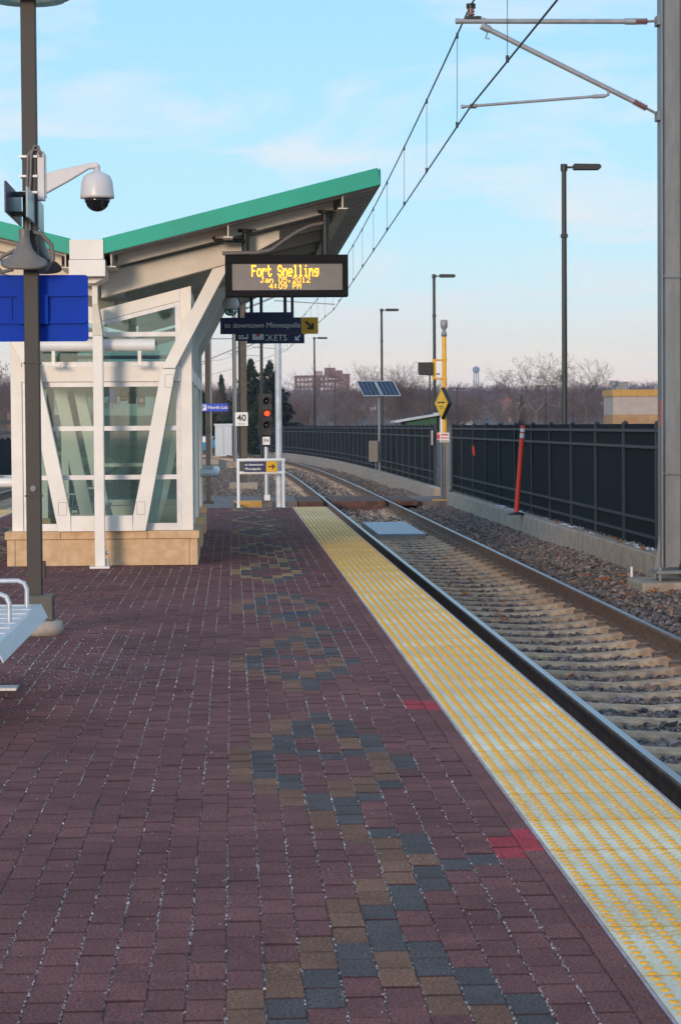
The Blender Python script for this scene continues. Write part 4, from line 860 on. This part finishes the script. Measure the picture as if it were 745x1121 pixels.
MB().tube([(2.69, 26.60, 5.185), (4.25, 26.60, 5.305)], .017, 10).tube([(2.68, 26.60, 5.185), (2.72, 26.60, 5.188)], .024, 10).tube([(4.22, 26.60, 5.303), (4.36, 26.60, 5.310)], .024, 10).tube([(4.36, 26.60, 5.310), (4.40, 26.60, 5.325), (4.40, 26.60, 5.39)], .018, 8).build('steady_arm', TUBEM, t)
MB().box(2.78, 2.86, 26.56, 26.64, 5.17, 5.215).tube([(2.82, 26.60, 5.23), (2.83, 26.60, 5.19)], .012, 6).build('wire_clamp', GALV, t)
b = MB(); insul(b, (2.80, 26.60, zt+.06), (2.80, 26.60, zt+.16), 3, .05); b.build('insulator', INS, t)
MB().box(2.74, 2.92, 26.57, 26.63, zt+.03, zt+.055).tube([(2.80, 26.60, zt+.15), (2.80, 26.60, zt+.20)], .055, 10).tube([(2.88, 26.60, zt), (2.88, 26.60, zt+.06)], .02, 6).build('wire_saddle', BLACK, t)
# pole with speed board, and farther poles
def far_pole(x, y, label, arms, w_=.27, m=GALV, ztop_=7.2):
    t = thing('catenary_pole', (x, y, -.5), label, 'catenary pole')
    b = MB(); hsec(b, x, y, -.4, ztop_, w_, .25); b.build('pole', m, t); MB().box(x-.45, x+.45, y-.45, y+.45, -.7, -.32).build('footing', CONC, t)
    for s, reach in arms:
        A = MB(); xe = x+s*reach; MB().tube([(x+s*w_/2, y, 6.4), (xe, y, 6.4)], .03, 8).build('top_tube', TUBEM, t)
        MB().tube([(x+s*w_/2, y, 5.3), (xe-s*.25, y, 6.36)], .03, 8).build('diagonal_tube', TUBEM, t)
        MB().tube([(x+s*reach*.35, y, 5.55), (xe, y, 5.42)], .018, 6).build('steady_arm', TUBEM, t)
    return t
BROWN = mat('weathered_steel', (.095,.085,.075), .75, .1, scale=8, col2=(.13,.12,.105))
p2 = far_pole(.33, 74, 'brown steel catenary pole carrying the white 40 speed board', [(1, 3.0), (-1, 5.5)], m=BROWN)
p3 = far_pole(.12, 117, 'slim grey catenary pole just left of the brown pole', [(1, 2.6)], .22)
far_pole(-1.25, 128, 'far catenary pole hidden behind the brown lamp post', [(1, 2.9)], .2)
far_pole(-4.5, 172, 'farthest catenary pole on the curve', [(1, 3.), (-1, 3.)], .25)
sg = thing('speed_board', (.22, 73.8, 1.5), 'white board with black number 40 on the brown pole', 'sign')
MB().prism(rrect(.085, .495, 1.51, 1.95, .02), 73.80, 73.82).build('panel', SWHITE, sg); text('number', '40', .29, 73.796, 1.76, .30, BLACK, sg, 'CENTER', bold=.006); text('lettering', 'M.P.H.', .29, 73.796, 1.57, .085, BLACK, sg, 'CENTER')
# wires
def wire_pts(pts, sag=0, n=14):
    o_ = []
    for a, c in zip(pts[:-1], pts[1:]):
        for k in range(n): s = k/n; o_.append((a[0]+(c[0]-a[0])*s, a[1]+(c[1]-a[1])*s, a[2]+(c[2]-a[2])*s - sag*4*s*(1-s)))
    return o_ + [pts[-1]]
CON = wire_pts([(3.25, -20, 5.2), (2.79, 26.6, 5.185), (3.30, 74, 5.25), (2.75, 117, 5.35), (.6, 150, 5.4), (-1.6, 172, 5.4), (-9, 215, 5.4)])
MES = wire_pts([(3.2, -20, 6.35), (2.80, 26.6, 6.36), (3.30, 74, 6.35), (2.75, 117, 6.4), (.6, 150, 6.5), (-1.6, 172, 6.5), (-9, 215, 6.5)], .24)
WIREM = mat('wire', (.02,.025,.03), .6)
tag(MB().tube(CON, .011, 5).build('contact_wire', WIREM), 'lower overhead wire sweeping above the right hand track', 'wire')
tag(MB().tube(MES, .011, 5).build('messenger_wire', WIREM), 'upper overhead wire with the droppers hanging from it', 'wire')
def at_y(P, y):
    for a, c in zip(P[:-1], P[1:]):
        if a[1] <= y <= c[1]: s = (y-a[1])/(c[1]-a[1]); return tuple(a[i]+(c[i]-a[i])*s for i in range(3))
y = 8.
while y < 125:
    a, c = at_y(MES, y), at_y(CON, y)
    if a[2]-c[2] > .1:
        q = MB().tube([a, c], .0035, 4).tube([(a[0], y, a[2]-.05), (a[0], y, a[2]+.02)], .016, 6).tube([(c[0], y, c[2]+.06), (c[0], y, c[2]-.012)], .018, 6).build('dropper', WIREM)
        tag(q, 'thin vertical dropper wire between the two overhead wires', 'dropper wire', 'droppers between the overhead wires')
    y += 5.1
tag(MB().tube(wire_pts([(-5.85, 0, 5.38), (-5.6, 74, 5.38), (-6.6, 117, 5.38), (-11, 172, 5.4)]), .010, 5).build('contact_wire', WIREM), 'lower overhead wire above the far left track', 'wire')
tag(MB().tube(wire_pts([(-5.85, 0, 6.5), (-5.6, 74, 6.5), (-6.6, 117, 6.5), (-11, 172, 6.5)], .4), .010, 5).build('messenger_wire', WIREM), 'upper overhead wire above the far left track', 'wire')

# ------------------------------------------------------------------ lamps beyond the fence
DGREEN = mat('dark_green_pole', (.018,.022,.020), .5)
def lot_lamp(x, y, label, h=8.95, arm=1.05, z0=-.55, group=None):
    t = thing('street_lamp', (x, y, z0), label, 'street lamp', group)
    MB().tube([(x, y, z0), (x, y, h)], [.085, .07], 8, smooth=False).build('pole', DGREEN, t)
    MB().box(x+.06, x+.3, y-.03, y+.03, h-.12, h-.06).build('arm', DGREEN, t)
    MB().prism([(x+.28, h-.16), (x+arm-.05, h-.16), (x+arm, h-.12), (x+arm, h-.06), (x+arm-.05, h-.01), (x+.28, h)], y-.18, y+.18).build('lamp_head', DGREEN, t)
    MB().tube([(x, y, h-.2), (x, y, h)], .1, 8).build('cap', DGREEN, t)
    MB().box(x-.09, x+.09, y-.12, y+.12, h-2.1, h-2.0).build('collar', DGREEN, t)
lot_lamp(9.55, 65.5, 'tallest single arm street lamp beyond the fence, right of the red marker pole')
lot_lamp(10.0, 113, 'street lamp standing behind the yellow crossing pole')
lot_lamp(9.55, 146, 'street lamp standing right behind the solar panels', arm=1.1)
lot_lamp(6.9, 192, 'single arm street lamp in front of the brick apartment block', arm=1.1)
lot_lamp(1.45, 113, 'street lamp pole rising behind the red signal')
def twin(px, y, ptop, label):
    x = (px-255)/2500*y; h = 1.49+(466-.007*(px-255)-ptop)*y/2500
    t = thing('twin_lamp', (x, y, -.55), label, 'street lamp')
    MB().tube([(x, y, -.55), (x, y, h)], .09, 6).build('pole', DGREEN, t); MB().box(x-.95, x-.2, y-.15, y+.15, h-.1, h+.02).build('lamp_head', DGREEN, t); MB().box(x+.2, x+.95, y-.15, y+.15, h-.1, h+.02).build('lamp_head', DGREEN, t); MB().box(x-.2, x+.2, y-.04, y+.04, h-.07, h-.02).build('arm', DGREEN, t)
twin(471, 215, 408, 'twin headed lamp just left of the yellow pole, top at black box height'); twin(366.5, 300, 415, 'twin headed lamp in front of the apartment block right end'); twin(501, 260, 423.5, 'twin headed lamp right of the diamond sign')
twin(598.5, 230, 421, 'twin headed lamp left of the tallest street lamp'); twin(628.7, 300, 429.5, 'twin headed lamp right of the tallest street lamp')

# ------------------------------------------------------------------ crossing warning post in the fence gap
cp = thing('crossing_warning_post', (5.34, 57.5, -.35), 'yellow warning post with bell and side speaker standing in the fence gap', 'warning post')
MB().tube([(5.335, 57.5, 1.0), (5.335, 57.5, 3.75)], .055, 14).build('pole', YELP, cp)
b = MB()
b.box(5.235, 5.252, 57.36, 57.56, -.36, 1.05).box(5.43, 5.45, 57.36, 57.56, -.36, 1.05).box(5.253, 5.429, 57.45, 57.465, -.36, 1.05).box(5.30, 5.318, 57.39, 57.449, -.36, 1.05)
b.build('galvanised_sleeve', GALV, cp)
MB().lathe((5.335, 57.5, 3.72), [(.07,0),(.07,.10),(.045,.13),(.045,.17),(.088,.24),(.09,.40),(.07,.42)], 18).build('bell', mat('bell_grey', (.30,.28,.29), .5, .3), cp)
for z in (3.13, 2.66): MB().tube([(5.335, 57.45, z), (5.08, 57.45, z)], .022, 8).tube([(5.335, 57.5, z-.03), (5.335, 57.5, z+.03)], .068, 12).build('bracket', YELP, cp)
MB().box(5.03, 5.12, 57.38, 57.5, 2.64, 3.15).build('bracket', YELP, cp, .01)
MB().prism([(4.68, 2.76), (5.03, 2.74), (5.03, 3.07), (4.67, 3.07)], 57.25, 57.55).build('speaker_box', BLACK, cp, .01)
DS = thing('diamond_sign', (5.23, 57.35, 2.2), 'yellow diamond sign with black edge turned sideways on the yellow post', 'sign')
def diamond(nm, m, off, w_, h_, d_):
    ang = math.radians(-70); c, s = math.cos(ang), math.sin(ang); ctr = Vector((5.245, 57.30, 2.04)); u = Vector((c, s, 0)); nrm = Vector((-s, c, 0))*1.0
    if nrm.y > 0: nrm = -nrm
    q = [ctr-nrm*0+nrm*off+u*a+Vector((0, 0, z)) for a, z in ((0, -h_), (w_, 0), (0, h_), (-w_, 0))]; r_ = [v-nrm*d_ for v in q]
    return MB().poly(q+r_, [(0,1,2,3),(7,6,5,4),(0,4,5,1),(1,5,6,2),(2,6,7,3),(3,7,4,0)]), u, nrm, ctr
bb, u_, n_, c_ = diamond('', None, 0, .42, .40, .09); bb.build('housing', BLACK, DS)
bb, u_, n_, c_ = diamond('', None, .012, .38, .36, .01); fc = bb.build('face', mat('diamond_yellow', (.85,.50,.02), .4), DS)
b = MB()
for a0, a1, z0_, z1_ in ((-.20, -.02, .0, .04), (.02, .2, .0, .04), (-.14, .14, -.09, -.075), (-.1, .1, -.13, -.115)):
    q = [c_+n_*.0135+u_*a+Vector((0, 0, z)) for a, z in ((a0, z0_), (a1, z0_), (a1, z1_), (a0, z1_))]; b.poly(q, [(0,1,2,3)])
b.build('marking', BLACK, fc)
sg = thing('warning_notice', (5.3, 57.38, 1.05), 'small white notice with red lines at the top of the galvanised sleeve', 'sign')
MB().box(5.20, 5.44, 57.36, 57.375, 1.06, 1.30).build('panel', SWHITE, sg); MB().box(5.23, 5.41, 57.357, 57.3595, 1.23, 1.265).box(5.22, 5.42, 57.357, 57.3595, 1.155, 1.18).build('red_line', PINKRED, sg); MB().box(5.22, 5.42, 57.357, 57.3595, 1.08, 1.10).build('black_line', BLACK, sg)
st = thing('stop_sign', (9.8, 110, -.5), 'red octagonal stop sign partly hidden behind the crossing gap', 'sign')
x = 9.80; K = 8
MB().prism([(x+.36*math.cos(PI/8+2*PI*k/8), 1.12+.36*math.sin(PI/8+2*PI*k/8)) for k in range(8)][::-1], 110, 110.01).build('panel', SWHITE, st); MB().prism([(x+.33*math.cos(PI/8+2*PI*k/8), 1.12+.33*math.sin(PI/8+2*PI*k/8)) for k in range(8)][::-1], 109.995, 109.999).build('face', PINKRED, st)
text('lettering', 'STOP', x, 109.99, 1.12, .24, SWHITE, st, 'CENTER', bold=.004); MB().box(x-.03, x+.03, 110.02, 110.05, -.5, .9).build('post', GALV, st)
# solar panel mast
sp_ = thing('solar_panel_mast', (5.06, 78.5, -.15), 'grey mast with two tilted blue solar panels and a cabinet by the fence', 'solar panel')
MB().tube([(5.03, 78.5, -.15), (5.03, 78.5, 2.62)], .045, 10).build('pole', GALV, sp_)
for x0 in (4.38, 5.035):
    sk = .12
    b = MB(); b.poly([(x0+sk, 78.2, 2.50), (x0+.60+sk, 78.2, 2.50), (x0+.60-.1, 78.75, 3.02), (x0-.1, 78.75, 3.02), (x0+sk, 78.235, 2.47), (x0+.60+sk, 78.235, 2.47), (x0+.60-.1, 78.785, 2.99), (x0-.1, 78.785, 2.99)], [(0,1,2,3),(7,6,5,4),(0,4,5,1),(1,5,6,2),(2,6,7,3),(3,7,4,0)])
    pn = b.build('panel', SOLAR, sp_)
    f = MB(); e = [Vector(v) for v in b.v[:4]]
    up_ = Vector((0, -.006, .006))
    for a, c in zip(e, e[1:]+e[:1]): f.tube([a+up_, c+up_], .016, 5)
    for s in (.25, .5, .75): f.tube([e[0].lerp(e[1], s)+up_*.4, e[3].lerp(e[2], s)+up_*.4], .004, 4)
    f.build('frame', STEEL, pn)
MB().box(4.66, 4.97, 78.25, 78.47, .25, .97).build('cabinet', mat('cabinet_grey', (.17,.155,.14), .5), sp_, .008); MB().tube([(4.9, 78.36, .25), (4.9, 78.4, -.15)], .02, 6).build('conduit', GALV, sp_)
# red marker pole
mk = thing('red_marker_pole', (5.12, 41.3, -.15), 'leaning red marker pole with white band standing on the kerb by the fence', 'marker pole')
top = Vector((5.27, 41.4, 1.47)); bot = Vector((5.13, 41.3, -.13))
MB().tube([bot, bot.lerp(top, .93)], .042, 12).tube([bot.lerp(top, .965), top], .042, 12).build('tube', RED, mk); MB().tube([bot.lerp(top, .86), bot.lerp(top, .91)], .043, 12).tube([bot.lerp(top, .93), bot.lerp(top, .966)], .0425, 12).build('reflector', SWHITE, mk)
MB().lathe((5.13, 41.3, -.146), [(.16,0),(.15,.02),(.06,.05)], 14).build('base', BLACK, mk)
tag(MB().prism([(5.47,1.02),(5.50,1.0),(5.52,.80),(5.50,.78),(5.47,.86)], 52.0, 52.1, 'y').build('red_tag', RED), 'small red tag hooked on the black fence', 'tag')
tag(MB().tube([(4.89, 27.9, -.5), (4.89, 27.9, -.27)], .018, 10).build('white_stake', SWHITE), 'short white stake in the ballast beside the pole footing', 'stake')

# ------------------------------------------------------------------ leaves
for k in range(34):
    if k < 9: x, y, z = rng.uniform(4.4, 4.95), rng.uniform(25.4, 28.6), -.43
    elif k < 20: x, y, z = rng.uniform(3.9, 5.1), rng.uniform(20, 45), -.43
    elif k < 30: x, y, z = rng.uniform(2.6, 3.6), rng.uniform(17, 38), -.50
    else: x, y, z = rng.uniform(5.25, 5.4), rng.uniform(27.8, 38), -.135
    b = MB(); a = rng.uniform(0, 6.3); s = rng.uniform(.035, .065); K = 10; vs = [(0, 0, 0)]
    for q in range(K): r_ = s*(1 if q % 2 else .55); vs.append((r_*math.cos(a+2*PI*q/K), r_*math.sin(a+2*PI*q/K), rng.uniform(0, .035)))
    me = bpy.data.meshes.new('fallen_leaf'); me.from_pydata(vs, [], [(0, 1+q, 1+(q+1) % K) for q in range(K)]); me.materials.append(LEAF)
    tag(link('fallen_leaf', me, None, (x, y, z)), 'curled orange dry leaf lying on the stones by the track', 'leaf', 'fallen leaves along the track')
n = 260; x = rng.uniform(5.28, 5.6, n); y = 29+18*rng.random(n); kp = np.sin(y*2.1)+np.sin(y*.9) > -.1; x, y = x[kp], y[kp]; n = len(x)
V = np.stack([x, y, np.where(x < 5.42, -.14, -.15)], 1)[:, None] + octv[None]*rng.uniform(.012, .05, (n, 1, 1))*rng.uniform([.5, 1, .25], [1.3, 2.2, .5], (n, 1, 3))
tag(npmesh('snow', V.reshape(-1, 3), (octf[None]+(np.arange(n)*6)[:, None, None]).reshape(-1, 3), SALT), 'bits of old snow along the foot of the fence', 'snow', kind='stuff')

# ------------------------------------------------------------------ buildings
bd = thing('flat_roof_building', (19.4, 120, -.6), 'low grey and tan building with gold roof edge beyond the fence', 'building')
bx0, bx1 = 20.05, 27.8
MB().box(bx0, bx1, 120, 123, -.6, 1.98).build('brick_wall', mat('tan_brick', (.36,.21,.11), .9, scale=2, col2=(.44,.28,.15)), bd)
MB().box(bx0+.01, bx1-.01, 119.99, 123, 1.981, 2.95).build('stucco_wall', mat('grey_stucco', (.40,.34,.31), .9, scale=3, col2=(.45,.39,.36)), bd); MB().box(bx0-.05, bx1+.05, 119.9, 123.1, 2.951, 3.30).build('roof_edge', mat('gold_edge', (.48,.27,.06), .5, var=.12), bd)
MB().box(bx0+.4, bx0+1.1, 121.5, 122.3, 3.3, 3.75).tube([(bx0+.3, 121.5, 3.55), (bx0+.3, 121.5, 3.8)], .22, 10).build('roof_unit', GALV, bd); MB().box(bx0+2.5, bx0+2.8, 121.5, 121.8, 3.3, 3.6).build('roof_vent', GALV, bd)
gs = thing('green_shed', (8, 95, -.6), 'green shed with pale sloping roof peeping over the fence', 'shed')
MB().box(7.2, 8.5, 95, 98, -.6, 1.68).prism([(7.2, 1.6), (8.5, 1.6), (8.5, 1.86), (7.2, 1.66)], 94.98, 98).build('wall', mat('green_siding', (.02,.10,.05), .6, var=.1), gs)
MB().prism([(6.75, 1.60), (8.6, 1.90), (8.6, 1.97), (6.75, 1.68)], 94.6, 98.2).build('roof', mat('shed_roof', (.5,.5,.5), .5), gs)
MB().box(8.61, 8.72, 94.7, 98, 1.2, 2.02).build('trim', SWHITE, gs)
ap = thing('apartment_block', (50, 1450, 30), 'reddish brick apartment tower block with rows of windows on the horizon', 'building')
BR = mat('apartment_brick', (.17,.075,.055), .9, scale=.05, col2=(.21,.095,.07)); AW = mat('far_window', (.72,.62,.56), .4)
def ax(px, y=1450): return (px-255)/2500*y
def az(py, px=350, y=1450): return 1.49+(467-.007*(px-255)-py)*y/2500
MB().box(ax(324), ax(377), 1450, 1475, 5, az(411)).build('wall', BR, ap); MB().box(ax(370), ax(383), 1448, 1470, 5, az(409.5)).build('wing', BR, ap); MB().box(ax(357), ax(368), 1455, 1470, az(411), az(402.5)).build('penthouse', BR, ap)
MB().box(ax(346), ax(354), 1455, 1470, az(411), az(406)).build('roof_house', mat('tan_wall', (.4,.28,.2), .9), ap); MB().box(ax(368.2), ax(376), 1455, 1470, az(411), az(405.5)).build('roof_house', BR, ap)
for r_ in range(4):
    for c_ in range(11):
        if c_ in (5,): continue
        x = ax(326+4.3*c_); z = az(414.5+5.2*r_)
        MB().box(x, x+1.6, 1449.5, 1449.98, z-1.5, z+.3).build('window', AW, ap)
wt = thing('water_tower', (215, 2020, 40), 'tiny pale water tower on the skyline', 'water tower')
wx = (522-255)/2500*2020
WT = mat('tower_paint', (.20,.25,.32), .6)
MB().lathe((wx, 2020, 50.4), [(.3,-3.4),(2,-2.8),(3.1,-1),(3.1,1),(2,2.4),(.3,3.0)], 18).build('tank', WT, wt)
for k in range(4): a = PI/4+PI/2*k; MB().tube([(wx+2.6*math.cos(a), 2020+2.6*math.sin(a), 49.3), (wx+3.2*math.cos(a), 2020+3.2*math.sin(a), 20)], .3, 6).build('leg', WT, wt)
MB().tube([(wx, 2020, 47), (wx, 2020, 20)], .5, 6).build('riser', WT, wt)
for (px, py, wd, hh, Y_, mcol, rcol, lab) in ((513, 445.5, 10, 5, 420, (.55,.55,.55), (.15,.13,.13), 'white house on the wooded hillside right of the diamond sign'), (556, 439, 9, 4, 520, (.3,.2,.18), (.32,.12,.10), 'red roofed house half hidden among the hillside trees')):
    x = (px-255)/2500*Y_; s = Y_/2500; z1 = 1.49+(465-py)*s
    h_ = thing('hillside_house', (x, Y_, z1-hh*s-3), lab, 'house')
    wl = MB().box(x-wd*s/2, x+wd*s/2, Y_, Y_+6, z1-hh*s-4, z1).build('wall', mat('house_wall'+lab[:3], mcol, .8), h_)
    MB().prism([(x-wd*s/2-.2, z1), (x+wd*s/2+.2, z1), (x+wd*s*.2, z1+.9), (x-wd*s*.2, z1+.9)], Y_-.3, Y_+6.3).build('roof', mat('house_roof'+lab[:3], rcol, .8), h_)
    for k in range(3): MB().box(x-wd*s/2+.25+k*.5, x-wd*s/2+.45+k*.5, Y_-.02, Y_, z1-.6, z1-.2).build('window', BLACK, wl)
cb2 = thing('equipment_cabinet', (-.55, 150, -.5), 'white equipment cabinet beyond the speed board pole', 'cabinet')
MB().box(-1.15, -.05, 149, 150.4, -.45, 1.55).build('body', mat('cabinet_white', (.55,.60,.66), .5, var=.04), cb2, .02); MB().box(-1.2, 0, 148.95, 150.45, 1.55, 1.68).build('roof', MATS['cabinet_white'], cb2); MB().box(-.62, -.6, 148.985, 149, -.3, 1.45).build('door_seam', GREYPL, cb2)
cb3 = thing('equipment_cabinet', (2.6, 176, -.5), 'small tan box in front of the spruce foot', 'cabinet')
MB().box(2.0, 3.1, 176, 177, -.5, .45).build('body', mat('tan_box', (.42,.32,.26), .8), cb3)
# parked car beyond the lot sign
car = thing('parked_car', (-3.4, 170, -.5), 'small blue and white parked car seen between shelter and lamp post', 'car')
CARM = mat('car_blue', (.02,.22,.42), .3)
b = MB(); prof = [(-2.1,.25),(-2.15,.6),(-1.4,.85),(-.7,1.35),(.7,1.38),(1.4,.9),(2.1,.8),(2.15,.3)]
MB().prism([(-2.4+p[0]*.9, -.55+p[1]*1.0) for p in prof][::-1], 169.2, 170.8).build('body', CARM, car, .05); MB().prism([(-3.0, .34), (-1.8, .36), (-1.4, .75), (-2.9, .78)][::-1], 169.19, 169.199).build('side_window', SWHITE, car)
for x in (-3.6, -1.2): MB().tube([(x, 169.15, -.22), (x, 169.4, -.22)], .3, 14).build('wheel', BLACK, car)

# ------------------------------------------------------------------ trees
def gen_tree(seed, H, spread=.55, levels=6, minr=.012, kids=(3, 4), up=.12, rootr=None):
    rd = random.Random(seed); P0, P1, R0, R1 = [], [], [], []
    def grow(p, d, Ln, r, lv):
        nseg = 3 if lv < 3 else 2
        for i in range(nseg):
            d = (d + Vector((rd.uniform(-1, 1), rd.uniform(-1, 1), rd.uniform(-.5, 1)*1.0))*.13 + Vector((0, 0, up*.4))).normalized()
            q = p + d*(Ln/nseg); r2_ = r*(.86 if lv < 4 else .7)
            P0.append(tuple(p)); P1.append(tuple(q)); R0.append(r); R1.append(max(r2_, minr*.6)); p = q; r = r2_
            if lv > 0 and lv < levels and i < nseg-1 and rd.random() < .75:
                side(p, d, Ln*.62, r*.55, lv+1)
        if lv < levels:
            for _ in range(rd.randint(*kids)): side(p, d, Ln*rd.uniform(.6, .85), r*.66, lv+1)
    def side(p, d, Ln, r, lv):
        ax_ = Vector((rd.uniform(-1, 1), rd.uniform(-1, 1), rd.uniform(-1, 1))).cross(d).normalized()
        dd = (d + ax_*rd.uniform(.5, 1.1)*spread*1.3).normalized()
        grow(p, dd, Ln, max(r, minr), lv)
    grow(Vector((0, 0, 0)), Vector((0, 0, 1)), H*.26, rootr or H*.017, 0)
    P1a = np.array(P1); s = H/max(P1a[:, 2].max(), .1); return np.array(P0)*s, P1a*s, np.array(R0), np.array(R1)
protos = []
for sd_, H, spr in ((11, 13, .6), (23, 12, 1.05), (35, 14, .7), (47, 11, .9), (59, 12, .8)):
    A = gen_tree(sd_, H, spr, 6, .0145, (2, 3), up=.04, rootr=H*.02); thick = A[2] > .07
    V1, F1 = segs_mesh(A[0][thick], A[1][thick], A[2][thick], A[3][thick], 6); V2, F2 = segs_mesh(A[0][~thick], A[1][~thick], A[2][~thick], A[3][~thick], 3)
    m1 = npmesh('trunk', V1, F1, BARK, None, 4, smooth=True); m2 = npmesh('crown', V2, F2, TWIG, None, 4)
    protos.append((m1.data, m2.data, H)); bpy.data.objects.remove(m1); bpy.data.objects.remove(m2)
def bare(x, y, z, h, k, label, group=None, cat='tree'):
    t = thing('bare_tree', (x, y, z), label, cat, group); s = h/protos[k][2]; t.scale = (s*rng.uniform(.9, 1.2), s*rng.uniform(.9, 1.2), s); t.rotation_euler = (0, 0, rng.uniform(0, 6.28))
    link('trunk', protos[k][0], t); link('crown', protos[k][1], t); return t
def px_tree(px, ptop, y, k, label, group=None, z=-.6):
    x = (px-255)/2500*y; h = 1.49+(466-.007*(px-255)-ptop)*y/2500 - z
    return bare(x, y, z, h, k, label, group)
px_tree(590, 382, 205, 1, 'largest bare tree with wide open crown right of the water tower')
px_tree(645, 387, 225, 2, 'bare tree with fan shaped crown just left of the flat roofed building')
px_tree(566, 394, 235, 3, 'bare tree leaning beside the largest one')
px_tree(545, 408, 215, 3, 'low bare tree below the water tower')
px_tree(405, 392, 230, 4, 'bare tree rising behind the solar panels')
px_tree(440, 393, 240, 2, 'bare tree between the solar panels and the yellow post')
px_tree(462, 402, 235, 1, 'bare tree right behind the black speaker box')
px_tree(338, 398, 235, 3, 'thin bare tree just left of the apartment block')
px_tree(320, 425, 215, 4, 'low bushy bare tree right of the spruces')
for i in range(74):
    px = rng.uniform(300, 735); y = rng.uniform(250, 420); ptop = (434 if px < 392 else 424 if px < 500 else 430) + 9*rng.random() - (7 if rng.random() < .1 else 0)
    px_tree(px, ptop, y, int(rng.integers(0, 5)), 'bare winter tree in the thicket beyond the parking lot', 'bare trees beyond the fence', float(hill(0, y))-.1)
for i in range(16):
    px = rng.uniform(-12, 20) if i < 8 else rng.uniform(212, 262); y = rng.uniform(190, 260); px_tree(px, 418+rng.uniform(-6, 10), y, int(rng.integers(0, 5)), 'bare winter tree on the bank beyond the far left track' if i < 8 else 'bare winter tree behind the white equipment cabinet', 'bare trees left' if i < 8 else 'bare trees behind the cabinet')
def spruce(px, ptop, y, label, wf=.30, z=-.6, dens=1.):
    x = (px-255)/2500*y; h = 1.49+(466-.007*(px-255)-ptop)*y/2500-z
    t = thing('spruce_tree', (x, y, z), label, 'tree'); MB().tube([(x, y, z), (x, y, z+h*.98)], [.16, .02], 6).build('trunk', BARK, t)
    P0, P1, R0, R1 = [], [], [], []; cards = []
    nl = int(34*dens)
    for i in range(nl):
        f_ = i/nl; zz = z+h*(.05+.93*f_); L_ = h*wf*(1-f_)**.95*rng.uniform(.7, 1.2)+.05
        for k in range(13):
            a = rng.uniform(0, 2*PI); ll = L_*rng.uniform(.6, 1.1); dr = rng.uniform(-.35, -.05)+f_*.5
            e = np.array([math.cos(a), math.sin(a), dr])*ll
            for q in range(int(6+ll*30)):
                s = rng.random()**.4; c = np.array([x, y, zz])+e*s + rng.normal(0, .06, 3); c[2] -= rng.random()*.18; kf = .35+.65*(1-f_)
                u = e/np.linalg.norm(e)*kf*rng.uniform(.2, .42); v = np.cross(e/np.linalg.norm(e), [0, 0, 1.]); v = v/np.linalg.norm(v)*kf*rng.uniform(.07, .17); v[2] += rng.uniform(-.08, .08); u = u+v*rng.uniform(-1.5, 1.5)
                cards.append([c-u*.5-v, c-u*.5+v, c+u*.6-np.array([0, 0, rng.random()*.12])])
    C_ = np.array(cards); npmesh('crown', C_.reshape(-1, 3), np.arange(len(C_)*3).reshape(-1, 3), NEEDLE, t)
spruce(275, 388, 180, 'left of the two tall dark spruces behind the red signal', .40); spruce(296, 390, 186, 'right of the two tall dark spruces, behind the shiny post', .44)
spruce(243, 406, 215, 'small pointed spruce top above the white cabinet', .22); spruce(222, 425, 190, 'dark conifer bush left of the white cabinet', .45); spruce(262, 428, 200, 'dark conifer bush behind the speed board', .5); spruce(572, 430, 330, 'single dark conifer among bare trees on the hillside', .2, 0.); spruce(284, 432, 172, 'low conifer filling the gap between the two tall spruces', .5)

# far woods: thousands of small bare crowns on the hills, one mass
pr = []
for sd_ in (101, 113, 127, 139):
    A = gen_tree(sd_, 11, .75, 4, .04, (2, 3), up=.05, rootr=.14); 
    idx = np.random.default_rng(sd_).permutation(len(A[0]))[:260]; idx = np.union1d(idx, np.arange(12)); pr.append([a[idx] for a in A])
Vs, Fs = [], []; off = 0
for i in range(2100):
    if i < 1300: y = 680+1250*rng.random()**1.1; px = rng.uniform(190, 770)
    elif i < 1600: y = 330+500*rng.random(); px = rng.uniform(-60, 30)
    else: y = 600+1500*rng.random(); px = rng.uniform(-700, 1500)
    x = (px-255)/2500*y; z = float(hill(np.array(x), np.array(y))); s = rng.uniform(.75, 1.2)*(1+.3*(y > 900)); a = rng.uniform(0, 6.28); c, q = math.cos(a), math.sin(a); Rm = np.array([[c, -q, 0], [q, c, 0], [0, 0, 1]])*s
    A = pr[i % 4]; g = .55+y/1500
    V, Fq = segs_mesh(A[0]@Rm.T+[x, y, z], A[1]@Rm.T+[x, y, z], A[2]*s*g, A[3]*s*.5*g, 3); Vs.append(V); Fs.append(Fq+off); off += len(V)
tag(npmesh('far_wood', np.concatenate(Vs), np.concatenate(Fs), TWIGFAR, None, 4), 'purple brown mass of bare woods covering the distant hills', 'woods', kind='stuff')

# ------------------------------------------------------------------ haze
hz = MB().box(-2550, 2550, -60, 2600, -2, 95).build('haze', None)
hm = bpy.data.materials.new('haze_air'); hm.use_nodes = True; tt = hm.node_tree; tt.nodes.clear(); oo = tt.nodes.new('ShaderNodeOutputMaterial'); vv = tt.nodes.new('ShaderNodeVolumePrincipled'); vv.inputs['Color'].default_value = (.72, .80, 1, 1); vv.inputs['Density'].default_value = .00019; tt.links.new(vv.outputs[0], oo.inputs['Volume'])
hz.data.materials.clear(); hz.data.materials.append(hm); tag(hz, kind='stuff')
